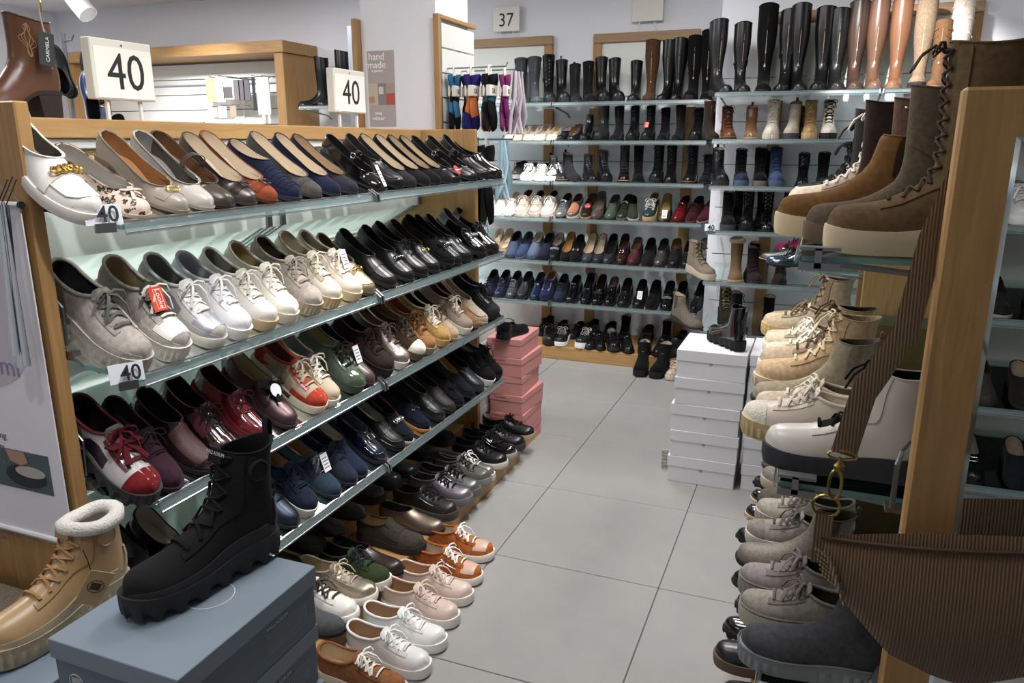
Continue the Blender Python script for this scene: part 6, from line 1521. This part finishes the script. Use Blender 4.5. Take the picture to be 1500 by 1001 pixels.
for k, (dx, dy, z, c, st) in enumerate([(.09, -.06, 1.62, 'R17181c', 'slipon'), (.13, .02, 1.60, 'R1c1d22', 'slipon'), (.16, -.05, 1.52, 'L26437c', 'slipon+vamp'), (.12, -.02, 1.40, 'L2a4a88', 'slipon+vamp'), (.20, -.04, 1.38, 'K17181c', 'slipon')]):
    o = shoe(st, (-2.72+dx, 2.25+dy, z), 0, 0, D(c, s='Re6e6e4' if k > 1 else 'R17181a', l='K1c1c20'), 'slipper', ['black rubber slipper hanging highest on the stand', 'black slipper hanging beside the highest one', 'blue glossy slipper hanging below black ones', 'blue slipper with pale sole hanging lowest', 'black cloth slipper beside the lowest blue one'][k], 'slipper', 'slippers on the steel stand', .20, at='heel')
    o.rotation_euler = (R(82), R(10*k-20), R(30+12*k))

# ================================================================== column: slat panel, socks, poster, trim
sp = thing('slat_panel', 'white slatted display panel with oak edge on the column side', 'display panel', (-1.70, 3.57, 0))
def sb(name, a, m, bev=.002): return rbev(name, a, m, sp, bev)
for k in range(17): sb('slat', (-1.718, -1.702, 3.392, 3.775, .10+.112*k, .10+.112*k+.106), BOARD, .002)
sb('oak_edge', (-1.719, -1.690, 3.355, 3.377, .08, 2.03), WOODZ); sb('oak_top', (-1.719, -1.690, 3.378, 3.78, 2.012, 2.03), WOODY)
sb('metal_corner', (-1.719, -1.692, 3.3775, 3.3905, .08, 2.01), ALU, .001)
def peg(y, z, x1): return obj('peg', MB().tube([rel(sp, (-1.70, y, z)), rel(sp, (x1, y, z)), rel(sp, (x1+.008, y, z+.018))], .0035, 6), STEEL, sp)
peg(3.46, 1.80, -1.40); peg(3.62, 1.80, -1.42); peg(3.46, 1.475, -1.42); peg(3.62, 1.475, -1.43)
def sock_pack(x, y, ztop, cols, label, h=.25, card='Ce9e6dc', txt='SK'):
    t = thing('sock_pack', label, 'socks', (x, y, ztop-h-.03), (0, 0, R(random.uniform(-10, 10))), 'sock packs on the sock stand')
    n = len(cols); w = .050
    for s in (-1, 1):
        path = []
        for i in range(25):                # leg, heel and the foot folded forward
            f = i/24; bend = max(0, f-.62)/.38
            path.append((s*.007+.004*math.sin(9*f+s), s*(.006+.010*f)+.012*math.sin(5*f+s)+s*.022*bend, h*(1-f)))
        for i, c in enumerate(cols):
            a, b = int(24*i/n), int(24*(i+1)/n); seg = path[a:b+1]
            rad = [w*(.80 if q < 20 else .80-.10*(q-20)/4*3)*(1+.08*math.sin(q*.9)) for q in range(a, b+1)]
            obj('sock_section', MB().tube(seg, rad, 12, flat=.28, upv=(1, 0, 0)), mat(c), t, smooth=True, angle=80)
    obj('paper_band', bevbox(-.020, .020, -w*.8, w*.8, h*.60, h*.80, .004, 2), mat(card), t)
    if txt: face_text(t, txt, .032, (.0207, .0, h*.69), '+x', INK)
    obj('hanger_card', bevbox(-.002, .002, -.02, .02, h-.01, h+.04, .0006), mat(card), t)
    return t
S_ = 'blue striped sock pack|black and blue sock pack|purple, orange and green sock pack|orange and violet sock pack|black and teal sock pack|magenta and purple sock pack'.split('|')
UC = [['K2a6a9a', 'K1c1c22', 'K3a86b8', 'K1c1c22'], ['K17181c', 'K2a6fa0', 'K17181c', 'K3a86b8'], ['K332a80', 'Kd9782c', 'Kd9782c', 'K2e2a7c'], ['K3a2e8a', 'Kdd8a3a', 'K2f7a4a', 'Kd9782c'], ['K17181c', 'K1f6a7a', 'K17181c', 'K17181c'], ['K8a2a6c', 'K9a2c78', 'K7a2468', 'K8a2a6c']]
for k in range(6): sock_pack(-1.665+.046*k, 3.46 if k % 2 == 0 else 3.62-.09, 1.80, UC[k], S_[k]+' on the upper peg')
for k, (c, s) in enumerate([('K17181c', 'first'), ('K1c1d22', 'second'), ('K131418', 'third'), ('K1a1a1e', 'outermost')]):
    sock_pack(-1.655+.052*k, 3.46, 1.475, [c, c, c, c], 'black sock pack with white band, %s on the lower peg' % s, .37, 'Cf0f0ee', 'SK')
def bunch(x, y, z, h, cols, name, label, n=9, w=.05):
    t = thing(name, label, 'accessory', (x, y, z-h))
    for i in range(n):
        a = i/(n-1)*2-1; p = [(.012*math.sin(3*a), a*w*.5, h), (.015*math.cos(5*a), a*w*.8, h*.6), (.018*math.sin(7*a), a*w, h*.3), (.02*math.cos(4*a), a*w*1.15, 0)]
        obj('strand', MB().tube(p, [.006, .009, .010, .009], 6), mat(cols[i % len(cols)]), t, smooth=True, angle=80)
    return t
bunch(-1.40, 3.62, 1.79, .29, ['Kc9bfc6', 'K8c7c8c', 'Kd6cfd2', 'Kb3a4ae'], 'hanging_scarf', 'grey and pink striped tights hanging beside the socks', 9, .07)
bunch(-1.41, 3.46, 1.47, .27, ['K8fb0c0', 'Ka9c6d2', 'K7c9eb0'], 'hanging_scarf', 'pale blue striped tights hanging under the grey ones', 9, .06)
pst = thing('poster', 'taupe poster reading hand made on the white column', 'poster', (-2.018, 3.3835, 1.536))
obj('sheet', bevbox(-.073, .073, -.0012, 0, 0, .349, .0004), mat('Cb0a5a4'), pst)
WT = mat('Cf2f0ee')
for s, z, sz in (('hand', .322, .046), ('made', .284, .046), ('in germany', .258, .014), ('viva', .062, .026), ('winter', .038, .026)):
    obj('lettering', text_mesh(s, sz, .0006, .0004), WT, pst, (-.022 if sz > .02 else -.02, -.0018, z), (PI/2, 0, 0))
for (a, b, c, d, col) in ((-.072, -.020, .10, .20, 'Cc4b6a6'), (-.019, .025, .10, .20, 'C8c8480'), (.026, .072, .155, .20, 'Ca89a8c'), (.026, .072, .10, .154, 'Cb5544a'), (-.072, -.04, .11, .14, 'Cb98a6c'), (-.015, .01, .15, .185, 'Cd6cfc6')):
    obj('photo_field', MB().box(a, b, -.0022 if col in ('Cb98a6c', 'Cd6cfc6') else -.0018, -.0012, c, d), mat(col), pst)
mp = thing('side_panel', 'narrow oak edged panel with aluminium strip beside the hand made poster', 'panel', (-2.15, 3.55, 0))
rbev('metal_strip', (-2.178, -2.152, 3.352, 3.74, 0, 2.0), ALU, mp, .001); rbev('oak_edge', (-2.151, -2.123, 3.345, 3.74, 0, 2.03), WOODZ, mp)

# ================================================================== far left wall unit
wu = thing('display_unit', 'oak framed wall unit with white slats and hanging packs', 'display unit', (-4.9, 5.2, 0))
rbev('end_panel', (-3.90, -3.82, 5.0, 5.41, 0, 2.11), WOODZ, wu); rbev('end_panel', (-6.10, -6.02, 5.0, 5.41, 0, 2.11), WOODZ, wu)
rbev('top_board', (-6.12, -3.80, 4.98, 5.41, 2.112, 2.195), WOODX, wu)
for k in range(16): rbev('slat', (-6.018, -3.902, 5.37, 5.385, .12+.124*k, .12+.124*k+.118), BOARD, wu, .002)
rbev('steel_rail', (-6.018, -3.902, 5.35, 5.369, 1.925, 1.935), ALU, wu, .001)
def pack(u, v0, v1, w, y, code, label, extra=None):
    a, b = ony(u, v0, y), ony(u, v1, y)
    t = thing('hanging_pack', label, 'pack', (a[0], y, b[2]), group='packs hanging on the wall unit')
    obj('card', bevbox(-w/2, w/2, -.012, .0, 0, a[2]-b[2], .002), mat(code), t)
    obj('hook', MB().tube([(0, .36 if y < 5.1 else .2, a[2]-b[2]+.01), (0, -.02, a[2]-b[2]+.01)], .003, 6), STEEL, t)
    if extra: obj('print', bevbox(-w*.42, w*.42, -.0135, -.0121, .01, (a[2]-b[2])*extra[1], .001), mat(extra[0]), t)
    return t
PKS = [(309, 115, 150, .10, 'Cb9ab8c', 'beige insole pack with logo'), (322, 113, 150, .08, 'Cecebea', 'white tall insole box'), (334, 115, 146, .10, 'Cd9d6d8', 'white sock pack with pink print', ('C5a585c', .6)), (347, 117, 147, .06, 'C6a6668', 'grey sock pack beside the pink print one'), (354, 117, 147, .06, 'C5c585c', 'dark grey sock pack'), (361, 117, 148, .06, 'C545256', 'charcoal sock pack'),
       (385, 113, 168, .12, 'Cc9ced8', 'tall pale blue pack', ('Ca8b4c6', .5)), (371, 113, 162, .025, 'C23242a', 'narrow black strip pack'), (312, 158, 172, .09, 'Cd2cabc', 'small beige pack in lower row'), (326, 156, 173, .08, 'Ce2deD6', 'small white pack in lower row'), (342, 155, 172, .06, 'C9c8c7c', 'small brown pack in lower row')]
for p in PKS: pack(p[0], p[1], p[2], p[3], 5.12, p[4].upper()[0]+p[4][1:].lower(), p[5]+' on the wall unit', p[6] if len(p) > 6 else None)
# boots and leaflets right of the unit
fs = thing('shelf_unit', 'small glass shelf with black boots beside the far oak unit', 'shelf', (-3.35, 5.2, 0))
rbev('batten', (-3.40, -3.33, 5.39, 5.415, .2, 1.7), WOODZ, fs); glass_shelf(fs, '-y', 5.02, -3.72, -2.75, 1.715, .38, 0)
for k, (u, st, d) in enumerate([(443, 'tall+strap2', 'black buckled boot on the small glass shelf'), (470, 'tall', 'tall black boot beside the buckled one')]):
    shoe(st, (along_x(u, 5.10, 1.74)-.02, 5.08, 1.717), R(140), 0, D(BL, s='R131314', m=STEEL), 'knee_boot', d, 'boot', 'boots on the small glass shelf', .26 if k else .235)
rb = thing('leaflet_rack', 'brown rack of blue and white leaflets behind the 40 sign', 'leaflet rack', (-3.05, 5.16, 1.716))
obj('tray', bevbox(-.20, .20, -.10, .10, 0, .16, .004), mat('C6a5a4c'), rb)
for k, c in enumerate(['Cc9c6c0', 'C3a5a8a', 'Cb0a89c', 'C8c8a88', 'C2c4a80', 'Cd2cfc8', 'C4c4a48', 'C9cacbc']):
    obj('leaflet', bevbox(-.17+.046*k, -.13+.046*k, -.06+.012*(k % 3), -.05+.012*(k % 3), .02, .36+.02*(k % 3), .001), mat(c), rb, rot=(R(-6), 0, 0))

# ================================================================== track spot heads under the ceiling
def track_head(loc, to, label):
    t = thing('track_spotlight', label, 'spotlight', loc, group='white ceiling spotlights')
    q = (Vector(to)-Vector(loc)).to_track_quat('-Z', 'Y').to_matrix().to_4x4()
    obj('housing', MB().lathe([(.045, .10), (.062, .095), (.066, .0), (.066, -.10), (.060, -.10), (.055, -.085), (.001, -.085)], 24, q), mat('Ge6e6ea'), t, smooth=True)
    obj('stem', MB().tube([(0, 0, .02), (0, 0, ZC-loc[2])], .012, 8), mat('Ge6e6ea'), t)
    return t
track_head((-4.95, 4.26, 2.40), (-4.5, 4.3, 1.9), 'white cylinder spotlight above the cowboy boot')
track_head((-5.45, 3.72, 2.33), (-5.8, 4.2, 1.6), 'white cylinder spotlight further along the ceiling')
tr = struct('trim_1', MB().box(-6.4, -4.0, 4.24, 4.28, ZC-.03, ZC-.001), mat('Ge6e6ea'))

# ================================================================== sign and shoes on top of the boot rack
t = thing('size_sign', 'small white sign block on top of the boot rack', 'sign', (ony(1465, 60, 2.9)[0], 2.9, 1.531))
obj('sign_block', bevbox(-.03, .03, -.012, .012, .10, .22, .002), mat('Ge6e4dc'), t); obj('post', MB().box(-.004, .004, -.004, .004, 0, .10), mat('Ge6e4dc'), t)
for k, u in enumerate((1438, 1488)):
    shoe('maryjane', (ony(u, 60, 2.6)[0], 2.55, 1.531), R(170), 0, D(BL, s='R131314', l='K1c1c1e'), 'mary_jane_shoe', 'black strap shoe on the boot rack top, %s the sign' % ('nearer the aisle than' if k == 0 else 'farther from the aisle than'), 'shoe', 'shoes on the boot rack top', .24)

# ================================================================== corduroy bag
BYc = 1.275
bag = thing('corduroy_bag', 'brown corduroy crescent bag hanging from the oak end panel', 'bag', (.29, BYc, .55))
n = 30; xs = np.linspace(0, 1, n)
X = .052+xs*.46
zt = .815-.012*np.sin(PI*xs)+.075*xs; q4 = (4*xs*(1-xs)); th = .050*q4**.6
_o = [ony(u_, v_, 1.255) for u_, v_ in ((1203, 795), (1215, 850), (1240, 890), (1300, 957), (1365, 988), (1420, 1006))]
_ox = [p[0] for p in _o]+[.30]; _oz = [p[2] for p in _o]+[_o[-1][2]-.012]
zb = np.interp(np.minimum(X, .564-X), [.052]+_ox, [zt[0]-.004]+_oz)+np.where(X > .282, .075*(xs-.5)*2*.6, 0)
zb = np.minimum(zb, zt-.003)
m_ = 13; front, back = [], []
for i in range(n):
    rf, rbk = [], []
    for j in range(m_):
        t_ = j/(m_-1); z = zb[i]+(zt[i]-zb[i])*t_; w = th[i]*math.sin(PI*min(1, .12+.80*t_))**.7*(1-.35*t_)
        rf.append((X[i]-.29, -w, z-.55)); rbk.append((X[i]-.29, w*.75, z-.55+.02*t_*q4[i]))
    front.append(rf); back.append(rbk)
mb = MB().grid(front); mb.grid(back, True)
mb.grid([[r_[0] for r_ in front], [r_[0] for r_ in back]])
mb.grid([[r_[-1] for r_ in back], [(r_[-1][0], 0, r_[-1][2]-.004) for r_ in front]])
obj('body', mb, mat('W6a5034'), bag, smooth=True, angle=70)
obj('zip', MB().tube([(f[-1][0], f[-1][1]-.001, f[-1][2]+.001) for f in front], .0045, 6), mat('K5a4438'), bag, smooth=True)
obj('piping', MB().tube([(f[0][0], (f[0][1]+b_[0][1])/2, f[0][2]) for f, b_ in zip(front, back)], .004, 6), mat('W59432b'), bag, smooth=True)
gl = Vector((.052-.29, 0, .815-.55))
tab_ = MB().grid([[(gl.x+.006+dx, -.006, gl.z+dz) for dx in (-.014, 0, .014)] for dz in (-.045, -.015, .02, .045)]); tab_.grid([[(gl.x+.006+dx, .006, gl.z+dz) for dx in (-.014, 0, .014)] for dz in (-.045, -.015, .02, .045)], True)
obj('end_tab', tab_, mat('W745a3c'), bag, smooth=True)
mb = MB()
for k in range(6): mb.tube([(gl.x-.004+.003*k, -.018+.002*k, gl.z-.012-.010*k), (gl.x+.016+.004*k, -.026, gl.z-.020-.010*k), (gl.x+.030+.004*k, -.030, gl.z-.040-.012*k)], .003, 5)
obj('gathers', mb, mat('W745a3c'), bag, smooth=True)
rg = gl+Vector((.006, 0, .058)); obj('d_ring', ringtube(rg, .021, .020, .0026, 'xz', 18).mesh('ring', True), BRASS, bag)
sn = rg+Vector((.010, -.002, .042)); obj('snap_hook', ringtube(sn, .0095, .026, .0030, 'xz', 18).mesh('hook', True), BRASS, bag)
obj('swivel', MB().lathe([(.003, -.006), (.0075, -.004), (.0085, .004), (.004, .010), (.003, .018)], 12, Matrix.Translation(sn+Vector((.003, 0, .030)))), BRASS, bag, smooth=True)
s0 = sn+Vector((.006, 0, .052)); obj('strap_loop', ringtube(s0, .022, .008, .0022, 'xz', 16).mesh('loop', True), BRASS, bag)
def strap(pts, w, name='strap'):
    rows = []
    P_ = [Vector(p) for p in pts]
    for i, p in enumerate(P_):
        d = (P_[min(i+1, len(P_)-1)]-P_[max(i-1, 0)]).normalized(); side = Vector((1, .25, 0)); side = (side-d*side.dot(d)).normalized(); nn = d.cross(side)
        rows.append([p+side*w*a+nn*b for a, b in ((-1, 0), (-.6, .002), (0, .0026), (.6, .002), (1, 0), (.6, -.0015), (0, -.0015), (-.6, -.0015), (-1, 0))])
    return obj(name, MB().grid(rows), mat('W6e553a'), bag, smooth=True, angle=70)
def wl(p): return (p[0]-.29, p[1]-BYc, p[2]-.55)
strap([s0+Vector((.001, 0, .002)), s0+Vector((.022, .03, .10)), wl((.150, 1.352, 1.16)), wl((.176, 1.405, 1.31)), wl((.215, 1.425, 1.44)), wl((.27, 1.425, 1.52))], .0205)
gr = Vector((.512-.29, 0, .89-.55)); obj('d_ring', ringtube(gr+Vector((-.004, 0, .02)), .021, .020, .0026, 'xz', 18).mesh('ring', True), BRASS, bag)
strap([gr+Vector((0, 0, .036)), gr+Vector((.03, .04, .25)), wl((.57, 1.335, 1.40)), wl((.575, 1.345, 1.552)), wl((.575, 1.38, 1.560)), wl((.57, 1.41, 1.54))], .0205)
